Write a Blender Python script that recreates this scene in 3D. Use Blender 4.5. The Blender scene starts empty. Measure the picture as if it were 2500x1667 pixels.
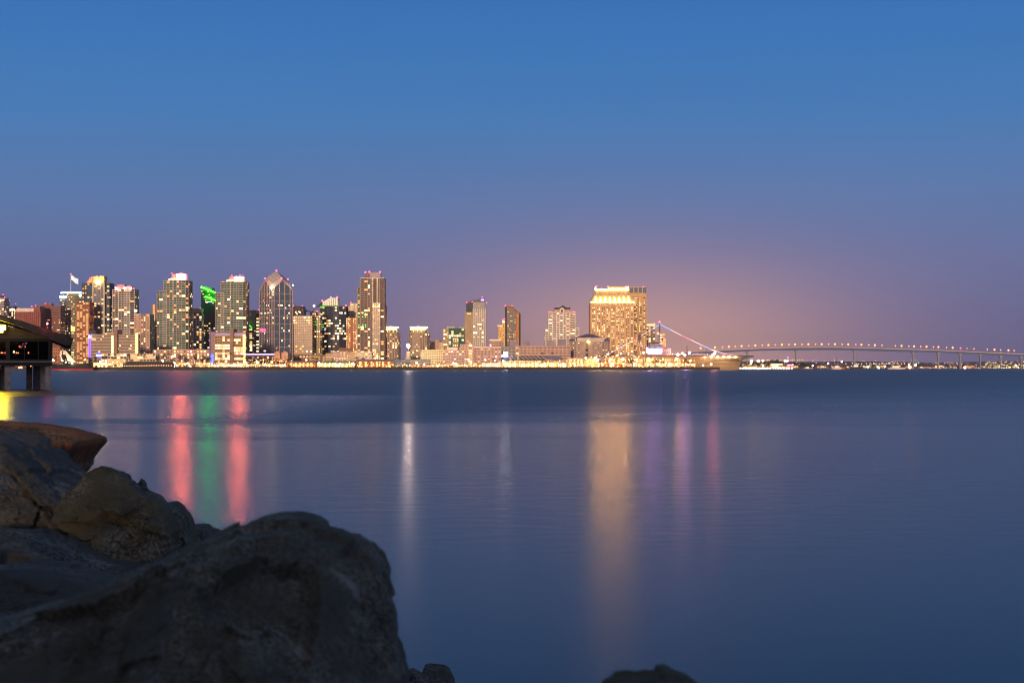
import bpy, math, random
from mathutils import Vector, noise
R = math.radians
random.seed(7)
S = bpy.context.scene
COL = S.collection

# ------------------------------------------------------------------ camera
F = 50/36*2500; CX = 1250; YH = 899; H = 2.3      # focal length in photo pixels, horizon row, eye height
def X(px, D): return (px-CX)/F*D
def Z(py, D): return H-(py-YH)/F*D
cam = bpy.data.cameras.new('camera'); co = bpy.data.objects.new('camera', cam); COL.objects.link(co)
co.location = (0, 0, H); co.rotation_euler = (R(90), 0, 0)
cam.lens = 50; cam.sensor_width = 36; cam.shift_y = (YH-833.5)/2500
cam.clip_start = .05; cam.clip_end = 60000
cam.dof.use_dof = True; cam.dof.focus_distance = 1500; cam.dof.aperture_fstop = 11
S.camera = co

# ------------------------------------------------------------------ dusk sky
SUN_EL, SUN_AZ = 7, 187                            # afterglow behind the photographer
w = bpy.data.worlds.new("World"); S.world = w; w.use_nodes = True
nt = w.node_tree; N = nt.nodes; L = nt.links; N.clear()
def nd(t, **k):
    n = N.new(t)
    for a, b in k.items(): setattr(n, a, b)
    return n
def mth(op, a, b=None, c=None, clamp=False):
    n = N.new('ShaderNodeMath'); n.operation = op; n.use_clamp = clamp
    for i, v in enumerate((a, b, c)):
        if v is None: continue
        if isinstance(v, (int, float)): n.inputs[i].default_value = v
        else: L.new(v, n.inputs[i])
    return n.outputs[0]
def lin(*c): return tuple(((v/255+.055)/1.055)**2.4 if v/255 > .04045 else v/255/12.92 for v in c)
tc = nd('ShaderNodeTexCoord'); sx = nd('ShaderNodeSeparateXYZ'); L.new(tc.outputs['Generated'], sx.inputs[0])
x_, y_, z_ = sx.outputs
rp = nd('ShaderNodeValToRGB'); L.new(mth('MAXIMUM', z_, 0), rp.inputs[0])
stops = [(0, (82, 88, 138)), (.035, (88, 98, 148)), (.075, (94, 110, 160)), (.12, (86, 120, 174)), (.17, (68, 122, 184)),
         (.22, (56, 118, 187)), (.27, (50, 110, 181)), (.5, (56, 76, 112)), (1, (72, 77, 86))]
el = rp.color_ramp.elements
for i, (p, c) in enumerate(stops):
    e = el[i] if i < 2 else el.new(p)
    e.position = p; e.color = lin(*c)+(1,)
hyp = mth('SQRT', mth('ADD', mth('MULTIPLY', x_, x_), mth('MULTIPLY', y_, y_)))
az = mth('ARCTAN2', x_, y_)
def gauss(a0, wa, we, col, k):
    da = mth('DIVIDE', mth('SUBTRACT', az, a0), wa); de = mth('DIVIDE', z_, we)
    g = mth('POWER', 2.718, mth('MULTIPLY', mth('ADD', mth('MULTIPLY', da, da), mth('MULTIPLY', de, de)), -1))
    m = N.new('ShaderNodeVectorMath'); m.operation = 'SCALE'; m.inputs[0].default_value = col
    L.new(mth('MULTIPLY', g, k), m.inputs[3]); return m.outputs[0]
def vadd(a, b):
    m = N.new('ShaderNodeVectorMath'); m.operation = 'ADD'; L.new(a, m.inputs[0]); L.new(b, m.inputs[1]); return m.outputs[0]
def gmix(prev, a0, wa, we, col, k):
    da = mth('DIVIDE', mth('SUBTRACT', az, a0), wa); de = mth('DIVIDE', z_, we)
    g = mth('POWER', 2.718, mth('MULTIPLY', mth('ADD', mth('MULTIPLY', da, da), mth('MULTIPLY', de, de)), -1))
    m = N.new('ShaderNodeMixRGB'); L.new(mth('MULTIPLY', g, k), m.inputs[0]); L.new(prev, m.inputs[1]); m.inputs[2].default_value = lin(*col)+(1,); return m.outputs[0]
tot = gmix(rp.outputs[0], .08, .27, .09, (150, 124, 162), .55)          # sky glow of the city
tot = gmix(tot, .095, .13, .058, (230, 172, 152), .9)
# faint uneven layers of haze
mpz = nd('ShaderNodeMapping'); mpz.inputs['Scale'].default_value = (2.2, 2.2, 26); L.new(tc.outputs['Generated'], mpz.inputs[0])
nz = nd('ShaderNodeTexNoise'); nz.inputs['Scale'].default_value = 1; nz.inputs['Detail'].default_value = 4; L.new(mpz.outputs[0], nz.inputs['Vector'])
vs_ = N.new('ShaderNodeVectorMath'); vs_.operation = 'SCALE'; L.new(tot, vs_.inputs[0]); L.new(mth('ADD', mth('MULTIPLY', nz.outputs[0], .12), .89), vs_.inputs[3]); tot = vs_.outputs[0]
# afterglow over the western horizon, behind the camera
back = mth('MULTIPLY', mth('MAXIMUM', mth('MULTIPLY', y_, -1), 0), mth('POWER', 2.718, mth('MULTIPLY', z_, -4.5)))
bk = N.new('ShaderNodeVectorMath'); bk.operation = 'SCALE'; bk.inputs[0].default_value = (1, .56, .42); L.new(mth('MULTIPLY', back, 1.0), bk.inputs[3])
tot = vadd(tot, bk.outputs[0])
bg = nd('ShaderNodeBackground'); L.new(tot, bg.inputs[0]); bg.inputs[1].default_value = 1
sk = nd('ShaderNodeTexSky', sky_type='NISHITA'); sk.sun_disc = False; sk.sun_elevation = R(SUN_EL); sk.sun_rotation = R(SUN_AZ)
bg2 = nd('ShaderNodeBackground'); L.new(sk.outputs[0], bg2.inputs[0]); bg2.inputs[1].default_value = .004
ad = nd('ShaderNodeAddShader'); L.new(bg.outputs[0], ad.inputs[0]); L.new(bg2.outputs[0], ad.inputs[1])
L.new(ad.outputs[0], nd('ShaderNodeOutputWorld').inputs[0])
# last low light of the sun on the city fronts
sl = bpy.data.lights.new('sun', 'SUN'); so = bpy.data.objects.new('sun', sl); COL.objects.link(so)
sl.energy = 3.5; sl.angle = R(3); sl.color = (1, .66, .42)
so.rotation_euler = (R(90-SUN_EL), 0, R(180-SUN_AZ))
S.view_settings.view_transform = 'Standard'; S.view_settings.look = 'None'; S.view_settings.exposure = 0; S.view_settings.gamma = 1
S.cycles.filter_width = 1.15; S.cycles.max_bounces = 6; S.cycles.diffuse_bounces = 2; S.cycles.glossy_bounces = 3; S.cycles.transmission_bounces = 3
S.cycles.sample_clamp_indirect = 6; S.cycles.use_denoising = True; S.cycles.use_light_tree = True
S.cycles.caustics_reflective = False; S.cycles.caustics_refractive = False

# ------------------------------------------------------------------ materials
MC = {}
def mat_base(key):
    m = bpy.data.materials.new(key); m.use_nodes = True; t = m.node_tree; p = t.nodes['Principled BSDF']; return m, t, p
def paint(name, rgb, rough=.8, var=.18, scale=.15, metal=0):
    """matt surface with large soft blotches and fine grain"""
    k = (name, rgb, rough)
    if k in MC: return MC[k]
    m, t, p = mat_base(name)
    co_ = t.nodes.new('ShaderNodeTexCoord'); a = t.nodes.new('ShaderNodeTexNoise'); a.inputs['Scale'].default_value = scale; a.inputs['Detail'].default_value = 6
    t.links.new(co_.outputs['Object'], a.inputs['Vector'])
    r = t.nodes.new('ShaderNodeValToRGB'); t.links.new(a.outputs[0], r.inputs[0])
    r.color_ramp.elements[0].position = .3; r.color_ramp.elements[1].position = .7
    r.color_ramp.elements[0].color = tuple(c*(1-var) for c in rgb)+(1,); r.color_ramp.elements[1].color = tuple(min(1, c*(1+var)) for c in rgb)+(1,)
    t.links.new(r.outputs[0], p.inputs['Base Color']); p.inputs['Roughness'].default_value = rough; p.inputs['Metallic'].default_value = metal; p.inputs['Specular IOR Level'].default_value = .12 if rough > .3 else .5
    MC[k] = m; return m
def glass(name, rgb, rough=.2):
    k = (name, rgb)
    if k in MC: return MC[k]
    m = paint(name, rgb, rough, .35, .4); m.node_tree.nodes['Principled BSDF'].inputs['Specular IOR Level'].default_value = .3
    MC[k] = m; return m
def glow(name, rgb, k=1, sample=False):
    key = (name, rgb, k)
    if key in MC: return MC[key]
    m, t, p = mat_base(name); p.inputs['Base Color'].default_value = (.1, .1, .1, 1)
    p.inputs['Emission Color'].default_value = rgb+(1,); p.inputs['Emission Strength'].default_value = k
    m.cycles.emission_sampling = 'AUTO' if sample else 'NONE'
    MC[key] = m; return m
TAN = paint('tan_concrete', (.42, .31, .23)); PINK = paint('pink_stucco', (.50, .33, .26)); CREAM = paint('cream_stucco', (.62, .50, .33))
WHITE = paint('white_paint', (.72, .64, .56)); BROWN = paint('brown_stone', (.22, .13, .085)); TERRA = paint('terracotta_panel', (.40, .17, .085))
GREY = paint('grey_concrete', (.30, .28, .25)); REDBR = paint('red_brown_concrete', (.26, .10, .08)); OLIVE = paint('olive_stone', (.26, .22, .13))
DARK = paint('dark_metal', (.05, .05, .055), .6); ROOFB = paint('blue_grey_roof', (.12, .12, .20), .6); SAND = paint('sandstone', (.52, .38, .22))
BLUEGREY = paint('blue_grey_siding', (.16, .22, .26)); OLIVEG = paint('yellow_stone', (.30, .23, .10))
GD = glass('dark_glass', (.055, .06, .065)); GB = glass('blue_glass', (.07, .12, .17)); GG = glass('green_glass', (.05, .13, .105)); GK = glass('black_glass', (.05, .052, .06))
W1 = glow('warm_window', (1, .58, .19), 2.0); W2 = glow('bright_window', (1, .72, .32), 3.6); W3 = glow('dim_window', (1, .46, .14), .95); W4 = glow('white_window', (1, .93, .68), 2)
W5 = glow('orange_window', (1, .40, .11), 1.3)
LITS = [W1, W1, W2, W3, W3, W5]
LITY = [W1, W2, W4, W3, W1]
RED = glow('red_beacon', (1, .05, .12), 9); 
CROWN = glow('red_white_crown', (1, .15, .11), 3.5)
CROWNF = glow('red_white_crown_face', (1, .16, .07), 165, True)
LAMPW = glow('white_lamp', (1, .70, .36), 220, True); LAMPO = glow('orange_lamp', (1, .42, .11), 130, True); LAMPS = glow('small_lamp', (1, .42, .14), 9)
HALL = glow('lit_interior', (1, .48, .12), 2.2); HALLW = glow('bright_interior', (1, .62, .22), 6.5, True)

# ------------------------------------------------------------------ mesh helpers (all coordinates are world coordinates)
class MB:
    def __init__(s): s.v = []; s.f = []; s.m = []; s.mats = []
    def add(s, vs, fs, mat):
        if mat not in s.mats: s.mats.append(mat)
        i = s.mats.index(mat); o = len(s.v); s.v += [tuple(v) for v in vs]
        for f in fs: s.f.append([q+o for q in f]); s.m.append(i)
        return s
    BF = [(0, 1, 2, 3), (7, 6, 5, 4), (0, 4, 5, 1), (1, 5, 6, 2), (2, 6, 7, 3), (3, 7, 4, 0)]
    def box(s, x0, x1, y0, y1, z0, z1, mat):
        return s.add([(x0, y0, z0), (x0, y1, z0), (x1, y1, z0), (x1, y0, z0), (x0, y0, z1), (x0, y1, z1), (x1, y1, z1), (x1, y0, z1)], MB.BF, mat)
    def obox(s, o, u, n, u0, u1, n0, n1, z0, z1, mat):
        P = lambda a, b, z: (o[0]+u[0]*a+n[0]*b, o[1]+u[1]*a+n[1]*b, z)
        return s.add([P(u0, n1, z0), P(u0, n0, z0), P(u1, n0, z0), P(u1, n1, z0), P(u0, n1, z1), P(u0, n0, z1), P(u1, n0, z1), P(u1, n1, z1)], MB.BF, mat)
    def plan(s, pts, z0, z1, mat, top=None):
        n = len(pts); vs = [(p[0], p[1], z0) for p in pts]+[(p[0], p[1], z1) for p in pts]
        fs = [(i, (i+1) % n, n+(i+1) % n, n+i) for i in range(n)]+[tuple(range(n-1, -1, -1)), tuple(range(n, 2*n))]
        return s.add(vs, fs, mat)
    def front(s, pts, y0, y1, mat):
        """outline in (x, z) given any way round, extruded from y0 to y1"""
        n = len(pts); vs = [(p[0], y0, p[1]) for p in pts]+[(p[0], y1, p[1]) for p in pts]
        fs = [(i, (i+1) % n, n+(i+1) % n, n+i) for i in range(n)]+[tuple(range(n-1, -1, -1)), tuple(range(n, 2*n))]
        return s.add(vs, fs, mat)
    def tube(s, a, b, r0, r1, mat, n=8):
        a = Vector(a); b = Vector(b); d = (b-a).normalized(); u = d.orthogonal().normalized(); v = d.cross(u)
        vs = []
        for c, r in ((a, r0), (b, r1)):
            for i in range(n):
                t = 2*math.pi*i/n; vs.append(c+u*(r*math.cos(t))+v*(r*math.sin(t)))
        fs = [(i, (i+1) % n, n+(i+1) % n, n+i) for i in range(n)]+[tuple(range(n-1, -1, -1)), tuple(range(n, 2*n))]
        return s.add(vs, fs, mat)
    def ball(s, c, r, mat, nu=8, nv=5, sz=1):
        vs = [(c[0], c[1], c[2]-r*sz)]; 
        for j in range(1, nv):
            t = math.pi*j/nv-math.pi/2
            for i in range(nu):
                a = 2*math.pi*i/nu; vs.append((c[0]+r*math.cos(t)*math.cos(a), c[1]+r*math.cos(t)*math.sin(a), c[2]+r*sz*math.sin(t)))
        vs.append((c[0], c[1], c[2]+r*sz)); k = len(vs)-1; fs = []
        for i in range(nu):
            fs.append((0, 1+(i+1) % nu, 1+i)); fs.append((k, k-nu+i, k-nu+(i+1) % nu))
            for j in range(nv-2):
                fs.append((1+j*nu+i, 1+j*nu+(i+1) % nu, 1+(j+1)*nu+(i+1) % nu, 1+(j+1)*nu+i))
        return s.add(vs, fs, mat)
    def mesh(s, name, off=(0, 0, 0), smooth=False):
        me = bpy.data.meshes.new(name); me.from_pydata([(v[0]-off[0], v[1]-off[1], v[2]-off[2]) for v in s.v], [], s.f)
        for m in s.mats: me.materials.append(m)
        me.polygons.foreach_set('material_index', s.m)
        if smooth: me.polygons.foreach_set('use_smooth', [True]*len(s.f))
        me.validate(); me.update()
        import bmesh
        b = bmesh.new(); b.from_mesh(me); bmesh.ops.recalc_face_normals(b, faces=b.faces); b.to_mesh(me); b.free()
        return me
    def build(s, name, root=None, parent=None, smooth=False):
        """root = the thing's Empty (its location is the origin); parent = a part when this is a sub-part"""
        off = root['org'] if root else (0, 0, 0)
        o = bpy.data.objects.new(name, s.mesh(name, off, smooth)); COL.objects.link(o); o.parent = parent or root
        return o
def thing(name, label, cat, loc, group=None):
    o = bpy.data.objects.new(name, None); COL.objects.link(o); o.location = loc; o['org'] = list(loc)
    o['label'] = label; o['category'] = cat
    if group: o['group'] = group
    o.empty_display_size = .1
    return o
def single(mb, name, label, cat, loc, group=None, kind=None, smooth=False):
    """a thing that is one mesh, its origin at its base"""
    o = bpy.data.objects.new(name, mb.mesh(name, loc, smooth)); COL.objects.link(o); o.location = loc
    if label: o['label'] = label
    if cat: o['category'] = cat
    if group: o['group'] = group
    if kind: o['kind'] = kind
    return o
ORD = 'first second third fourth fifth sixth seventh eighth ninth tenth eleventh twelfth thirteenth fourteenth fifteenth sixteenth seventeenth eighteenth nineteenth twentieth'.split()
ORD += ['twenty-'+o for o in ORD[:9]]+['thirtieth']+['thirty-'+o for o in ORD[:9]]+['fortieth']+['forty-'+o for o in ORD[:9]]

# ------------------------------------------------------------------ buildings
GZ = 3.9                                            # street level of the far shore
WCACHE = {}
class Bld:
    def __init__(s, name, label, cat, px, D, group=None):
        s.D = D; s.root = thing(name, label, cat, (X(px, D), D, GZ), group)
        s.wall = MB(); s.slab = MB(); s.mull = MB(); s.band = MB(); s.wins = []; s.rng = random.Random(hash_(label))
    def pts(s, chain, back=26):
        f = [(X(p, s.D+d), s.D+d) for p, d in chain]
        yb = s.D+back
        return f, f+[(f[-1][0], yb), (f[0][0], yb)]
    def vol(s, chain, ytop, ybot=None, wall=TAN, back=26, styles=None, **k):
        """chain: front corners from left to right as (photo column, metres behind the front plane)"""
        if isinstance(chain[0], (int, float)): chain = [(chain[0], 0), (chain[1], 0)]
        f, allp = s.pts(chain, back+max(d for _, d in chain))
        z1 = Z(ytop, s.D); z0 = GZ if ybot is None else Z(ybot, s.D)
        s.wall.plan(allp, z0, z1, wall)
        for i in range(len(f)-1):
            st = dict(k); 
            if styles and styles[i] is not None: st.update(styles[i])
            if st.get('kind'): s.facade(f[i], f[i+1], z0, z1, **st)
        # side faces carry the same pattern
        if k.get('kind') and k.get('sides', True):
            sd = dict(k); sd['lit'] = k.get('lit', .1)*.6
            s.facade((f[0][0], f[0][1]+(back if len(f) > 1 else 0)), f[0], z0, z1, **sd); s.facade(f[-1], (f[-1][0], f[-1][1]+back), z0, z1, **sd)
        if s.slab.v: s.slab.build('floor_slab', s.root); s.slab = MB()
        return s
    def facade(s, a, b, z0, z1, kind='punch', fh=3.6, cw=4, ww=.55, wh=.5, lit=.12, lits=LITS, glass=GD, slab=TAN, mull=TAN, mtop=.8, mbot=2.5, edge=0,
               proud=.9, sh=.28, mw=.45, mp=.5, sides=True, rowlit=None, every=1):
        dx, dy = b[0]-a[0], b[1]-a[1]; Ln = math.hypot(dx, dy)
        if Ln < .5: return
        u = (dx/Ln, dy/Ln); n = (u[1], -u[0]); rng = s.rng
        zb = z0+mbot; zt = z1-mtop
        nf = max(1, round((zt-zb)/fh)); ch = (zt-zb)/nf; nc = max(1, round((Ln-2*edge)/cw)); cl = (Ln-2*edge)/nc
        for r in range(nf):
            z = zb+r*ch; rf = rng.choice((.25, .6, 1, 1, 1.3, 2.2))
            pl = lit*rf*1.4
            if rowlit and r in rowlit: pl = rowlit[r]
            if rowlit and r-nf in rowlit: pl = rowlit[r-nf]
            if kind == 'punch':
                for c in range(nc):
                    on = rng.random() < pl
                    m = rng.choice(lits) if on else glass
                    s.wins.append((a, u, n, edge+(c+.5)*cl, z+ch*(1-wh)/2, ww*cl, wh*ch, m, on, .06))
            elif kind == 'ribbon':
                s.band.obox(a, u, n, edge, Ln-edge, -.3, .05, z+ch*(1-wh)/2, z+ch*(1+wh)/2, glass)
                c = 0
                while c < nc:
                    if rng.random() < pl:
                        k = min(rng.choice((1, 1, 2, 3)), nc-c)
                        s.wins.append((a, u, n, edge+(c+k/2)*cl, z+ch*(1-wh*.8)/2, ww*cl*k, wh*ch*.8, rng.choice(lits), True, .10)); c += k
                    c += 1
            elif kind == 'slab':
                s.slab.obox(a, u, n, -proud*.6, Ln+proud*.6, -.5, proud, z-sh*ch/2, z+sh*ch/2, slab)
                for c in range(nc):
                    if rng.random() < pl:
                        s.wins.append((a, u, n, edge+(c+.5)*cl, z+sh*ch/2+.05, .82*cl, ch*(1-sh)-.1, rng.choice(lits), True, .10))
            elif kind == 'grid':
                s.slab.obox(a, u, n, 0, Ln, -.3, proud, z-sh*ch/2, z+sh*ch/2, slab)
                for c in range(nc):
                    if rng.random() < pl:
                        s.wins.append((a, u, n, edge+(c+.5)*cl, z+sh*ch/2, ww*cl, ch*(1-sh), rng.choice(lits), True, .10))
        if kind == 'slab': s.slab.obox(a, u, n, -proud*.3, Ln+proud*.3, -.5, proud*.8, zt-.2, zt+.6, slab)
        if kind in ('slab', 'grid') and mw:
            for c in range(0, nc+1, every):
                s.mull.obox(a, u, n, edge+c*cl-mw/2, edge+c*cl+mw/2, -.2, mp, z0, zt+(.5 if kind == 'grid' else 0), mull)
    def box(s, part, x0, x1, yt, yb, mat, dy0=0, dy1=10, own=False):
        """box by photo columns and rows; dy metres behind the front plane"""
        m = MB(); D = s.D+dy0; m.box(X(x0, D), X(x1, D), D, s.D+dy1, Z(yb, D), Z(yt, D), mat); return m.build(part, s.root)
    def beacon(s, *pts, r=.72):
        for px, py in pts:
            m = MB(); m.ball((X(px, s.D-1), s.D-1+3, Z(py, s.D)), r, RED, 8, 6); m.tube((X(px, s.D-1), s.D+2, Z(py+3, s.D)), (X(px, s.D-1), s.D+2, Z(py, s.D)), .15, .1, DARK, 5)
            m.build('beacon', s.root)
    def part(s, name, mb, parent=None, smooth=False): return mb.build(name, s.root, parent, smooth)
    def done(s, cap=100):
        if s.wall.v: s.wall.build('wall', s.root)
        if s.slab.v: s.slab.build('floor_slab', s.root)
        if s.mull.v: s.mull.build('mullion', s.root)
        if s.band.v: s.band.build('glass_band', s.root)
        ws = s.wins; s.rng.shuffle(ws); ws.sort(key=lambda t: (not t[8], abs(t[2][0]) > .8, -t[5]*t[6]))
        for t in ws[:cap]:
            a, u, n, c, z, ww, wh, m, on, pr = t; key = (round(ww, 2), round(wh, 2), m.name)
            if key not in WCACHE:
                b = MB(); b.box(-ww/2, ww/2, -pr, .1, 0, wh, m); WCACHE[key] = b.mesh('window')
            o = bpy.data.objects.new('window', WCACHE[key]); COL.objects.link(o); o.parent = s.root
            g = s.root['org']; o.location = (a[0]+u[0]*c-g[0], a[1]+u[1]*c-g[1], z-g[2]); o.rotation_euler = (0, 0, math.atan2(u[1], u[0]))
        if len(ws) > cap:
            b = MB()
            for a, u, n, c, z, ww, wh, m, on, pr in ws[cap:]: b.obox(a, u, n, c-ww/2, c+ww/2, -.1, pr, z, z+wh, m)
            o = b.build('window', s.root); o['kind'] = 'stuff'
        return s
def hash_(t):
    h = 0
    for c in t: h = (h*31+ord(c)) % 1000003
    return h

# ------------------------------------------------------------------ setting: water, far shore, hills
def water_mat():
    m, t, p = mat_base('harbour_water'); n = t.nodes; l = t.links
    def M_(op, a, b, c=None):
        q = n.new('ShaderNodeMath'); q.operation = op
        for i, v in enumerate((a, b, c)):
            if v is None: continue
            if isinstance(v, (int, float)): q.inputs[i].default_value = v
            else: l.new(v, q.inputs[i])
        return q.outputs[0]
    p.inputs['Base Color'].default_value = (.058, .060, .062, 1); p.inputs['IOR'].default_value = 1.33; p.inputs['Specular IOR Level'].default_value = .32
    g = n.new('ShaderNodeNewGeometry'); sp = n.new('ShaderNodeSeparateXYZ'); l.new(g.outputs['Position'], sp.inputs[0])
    # wind patches: long streaks across the bay, calm water near the rocks
    mp = n.new('ShaderNodeMapping'); mp.inputs['Scale'].default_value = (.03, .10, 0); l.new(g.outputs['Position'], mp.inputs[0])
    a = n.new('ShaderNodeTexNoise'); a.inputs['Scale'].default_value = 1; a.inputs['Detail'].default_value = 6; l.new(mp.outputs[0], a.inputs['Vector'])
    yy = M_('ADD', sp.outputs[1], M_('MULTIPLY', M_('SUBTRACT', a.outputs[0], .5), 46))
    far = n.new('ShaderNodeMapRange'); l.new(M_('DIVIDE', M_('SUBTRACT', yy, 44), M_('ADD', 22, M_('MULTIPLY', M_('MAXIMUM', M_('ADD', sp.outputs[0], 8), 0), 3))), far.inputs[0]); far.interpolation_type = 'SMOOTHSTEP'
    # a calmer lane further out, stronger towards the left bank
    lane = n.new('ShaderNodeMapRange'); lane.interpolation_type = 'SMOOTHSTEP'; l.new(M_('ABSOLUTE', M_('SUBTRACT', yy, 92), 0), lane.inputs[0])
    lane.inputs[1].default_value = 38; lane.inputs[2].default_value = 20; lane.inputs[3].default_value = 0; lane.inputs[4].default_value = 1
    left = n.new('ShaderNodeMapRange'); left.interpolation_type = 'SMOOTHSTEP'; l.new(sp.outputs[0], left.inputs[0])
    left.inputs[1].default_value = -5; left.inputs[2].default_value = -17
    calm = M_('MULTIPLY', lane.outputs[0], left.outputs[0])
    ro = M_('MULTIPLY', far.outputs[0], M_('SUBTRACT', 1, M_('MULTIPLY', calm, .9)))
    rr = M_('ADD', .215, M_('MULTIPLY', ro, .145))
    l.new(rr, p.inputs['Roughness'])
    # fine ripples
    mp2 = n.new('ShaderNodeMapping'); mp2.inputs['Scale'].default_value = (1.5, 4.2, 1); l.new(g.outputs['Position'], mp2.inputs[0])
    b = n.new('ShaderNodeTexNoise'); b.inputs['Scale'].default_value = 1.3; b.inputs['Detail'].default_value = 5; l.new(mp2.outputs[0], b.inputs['Vector'])
    mp3 = n.new('ShaderNodeMapping'); mp3.inputs['Scale'].default_value = (.8, 1.5, 1); l.new(g.outputs['Position'], mp3.inputs[0])
    b3 = n.new('ShaderNodeTexNoise'); b3.inputs['Scale'].default_value = 1.5; b3.inputs['Detail'].default_value = 3; l.new(mp3.outputs[0], b3.inputs['Vector'])
    bu3 = n.new('ShaderNodeBump'); bu3.inputs['Strength'].default_value = .3; bu3.inputs['Distance'].default_value = .04
    l.new(M_('MULTIPLY', b3.outputs[0], M_('MINIMUM', 1, M_('MAXIMUM', .05, M_('MULTIPLY', M_('SUBTRACT', sp.outputs[1], 14), .06)))), bu3.inputs['Height'])
    bu = n.new('ShaderNodeBump'); l.new(bu3.outputs[0], bu.inputs['Normal']); bu.inputs['Strength'].default_value = .16; bu.inputs['Distance'].default_value = .034; l.new(M_('MULTIPLY', b.outputs[0], M_('MULTIPLY', M_('ADD', .35, M_('MULTIPLY', a.outputs[0], 1.5)), M_('MINIMUM', 1, M_('MAXIMUM', .12, M_('MULTIPLY', M_('SUBTRACT', sp.outputs[1], 13), .045))))), bu.inputs['Height'])
    l.new(bu.outputs[0], p.inputs['Normal'])
    return m
wm = MB(); wm.add([(-8800, -370, 0), (8800, -370, 0), (8800, 11900, 0), (-8800, 11900, 0)], [(0, 1, 2, 3)], water_mat())
single(wm, 'water', None, None, (0, 0, 0), kind='structure')
asph = paint('asphalt_quay', (.07, .065, .06)); WALLQ = paint('dark_wet_quay', (.055, .05, .045), .7, .5, .3)
g = MB(); g.box(-1200, X(1425, 1800), 1800, 4300, -3, GZ, asph); g.box(X(1425, 1800), X(1758, 1800), 1800, 1848, -3, GZ, asph); g.box(X(1425, 1800), X(1758, 1800), 1925, 4300, -3, GZ, asph)
single(g, 'ground', None, None, (0, 1800, 0), kind='structure')
g = MB()
x = -1190
rq = random.Random(3)
qx1 = X(1755, 1800)
while x < qx1:                                       # rough rubble face and timber piles of the quay edge
    wd = rq.uniform(2, 7); g.box(x, min(x+wd, qx1), 1800-rq.uniform(.4, 1.6), 1800-.02, -2, GZ-rq.uniform(0, 1.2), WALLQ); x += wd
single(g, 'quay_wall', 'long dark rubble quay wall along the city waterfront', 'quay wall', (0, 1799, 0))
# far shore beyond the bridge
fs = MB(); fs.box(X(1700, 5300), X(2700, 5300), 5300, 9500, -3, 2.2, asph)
single(fs, 'far_shore', None, None, (X(2100, 5300), 5300, 0), kind='structure')
HILL = paint('hazy_hill', (.16, .125, .13), .95, .3, .002)  # mauve of the distant haze is put into the hill colour
def ridge(D, depth, prof, mat):
    m = MB(); vs = []; n = len(prof)
    for k, (s_, dd) in enumerate(((0, 0), (.55, .25), (1, .6), (.9, 1))):
        for px, py in prof: vs.append((X(px, D), D+dd*depth, max(1, Z(py, D)*s_*(1+.12*noise.noise(Vector((px*.02, k*3, D)))))))
    fs_ = [(k*n+i, k*n+i+1, (k+1)*n+i+1, (k+1)*n+i) for k in range(3) for i in range(n-1)]
    m.add(vs, fs_, mat); return m
pr = []
for px in range(1560, 2800, 20):
    pr.append((px, 879.5+1.3*math.sin(px*.013)+2.2*noise.noise(Vector((px*.012, 0, 0)))+ (2 if px > 2240 else 0)))
single(ridge(8600, 2500, pr, HILL), 'hills', None, None, (X(2100, 8600), 8600, 0), kind='structure')
pr = [(px, 887+4.5*noise.noise(Vector((px*.01, 5, 0)))-(6 if px > 2400 else 0)*min(1, (px-2400)/60 if px > 2400 else 0)) for px in range(1900, 2760, 15)]
single(ridge(7200, 900, pr, HILL), 'hills', None, None, (X(2300, 7200), 7200, 0), kind='structure')

# ------------------------------------------------------------------ towers of the skyline, from left to right
b = Bld('office_tower', 'pale office tower cut by the left edge with a white lit band under its top', 'office tower', -10, 2350)
b.vol((-40, 10), 727, wall=TAN, kind='ribbon', fh=4, wh=.5, lit=.25, glass=GB); b.box('lit_band', -40, 9, 731, 734, W4, -.4, .5)
b.box('lift_housing', 0, 7, 722, 727, DARK, 3, 9); b.beacon((6, 719), (10, 726)); b.done(60)
b = Bld('office_building', 'low glass block with a bright white roof band left of the red brown towers', 'office building', 22, 2420)
b.vol((9, 39), 749, wall=DARK, kind='grid', fh=4, cw=4, lit=.3, lits=LITY, slab=OLIVE, mull=OLIVE, mp=.2, proud=.2); b.box('lit_band', 9, 36, 753.5, 758, W2, -.5, .5)
b.box('antenna', 36, 37.2, 742, 749, DARK, 4, 5); b.beacon((36.5, 742), (38, 757)); b.done(50)
b = Bld('office_tower', 'red brown ribbed office tower with a pale flat top band', 'office tower', 68, 2300)
b.vol((38, 98), 761, wall=REDBR, kind='grid', fh=30, cw=3.2, lit=0, slab=REDBR, mull=REDBR, mw=1.5, mp=.9, sh=.02, proud=.1, glass=GK)
b.vol((40, 82), 752.5, 761, wall=WHITE); b.vol((82, 98), 747.5, 761, wall=REDBR)
b.beacon((85, 746), (76, 748), (97, 763)); b.done()
b = Bld('office_tower', 'red brown banded office tower with one yellow lit storey line', 'office tower', 114, 2340)
b.vol((84, 148), 747, wall=REDBR, kind='ribbon', fh=4, wh=.42, lit=.05, glass=GK, lits=[W3, W1], rowlit={-7: .95})
b.vol((104, 126), 741.5, 747, wall=REDBR, back=12); b.beacon((109, 741), (119, 742), (123, 746.5)); b.done()
b = Bld('office_tower', 'curved tan tower with white lit roof ring and flagpole on top', 'office tower', 173, 2380)
b.vol([(146, 8), (162.5, 3)], 722, wall=DARK, back=30, kind='ribbon', fh=4, wh=.6, lit=.35, glass=GB, lits=LITY, rowlit={-1: 1, -9: 1, -13: 1})
b.vol([(162.5, 1), (172, 0), (183, 0), (192, 2), (200, 6)], 715, wall=OLIVE, back=30, kind='ribbon', fh=4, wh=.38, lit=.16, glass=GK, lits=LITY, rowlit={-7: .9, -14: .9, -15: .6, -21: .7})
m = MB(); D = 2380
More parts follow.
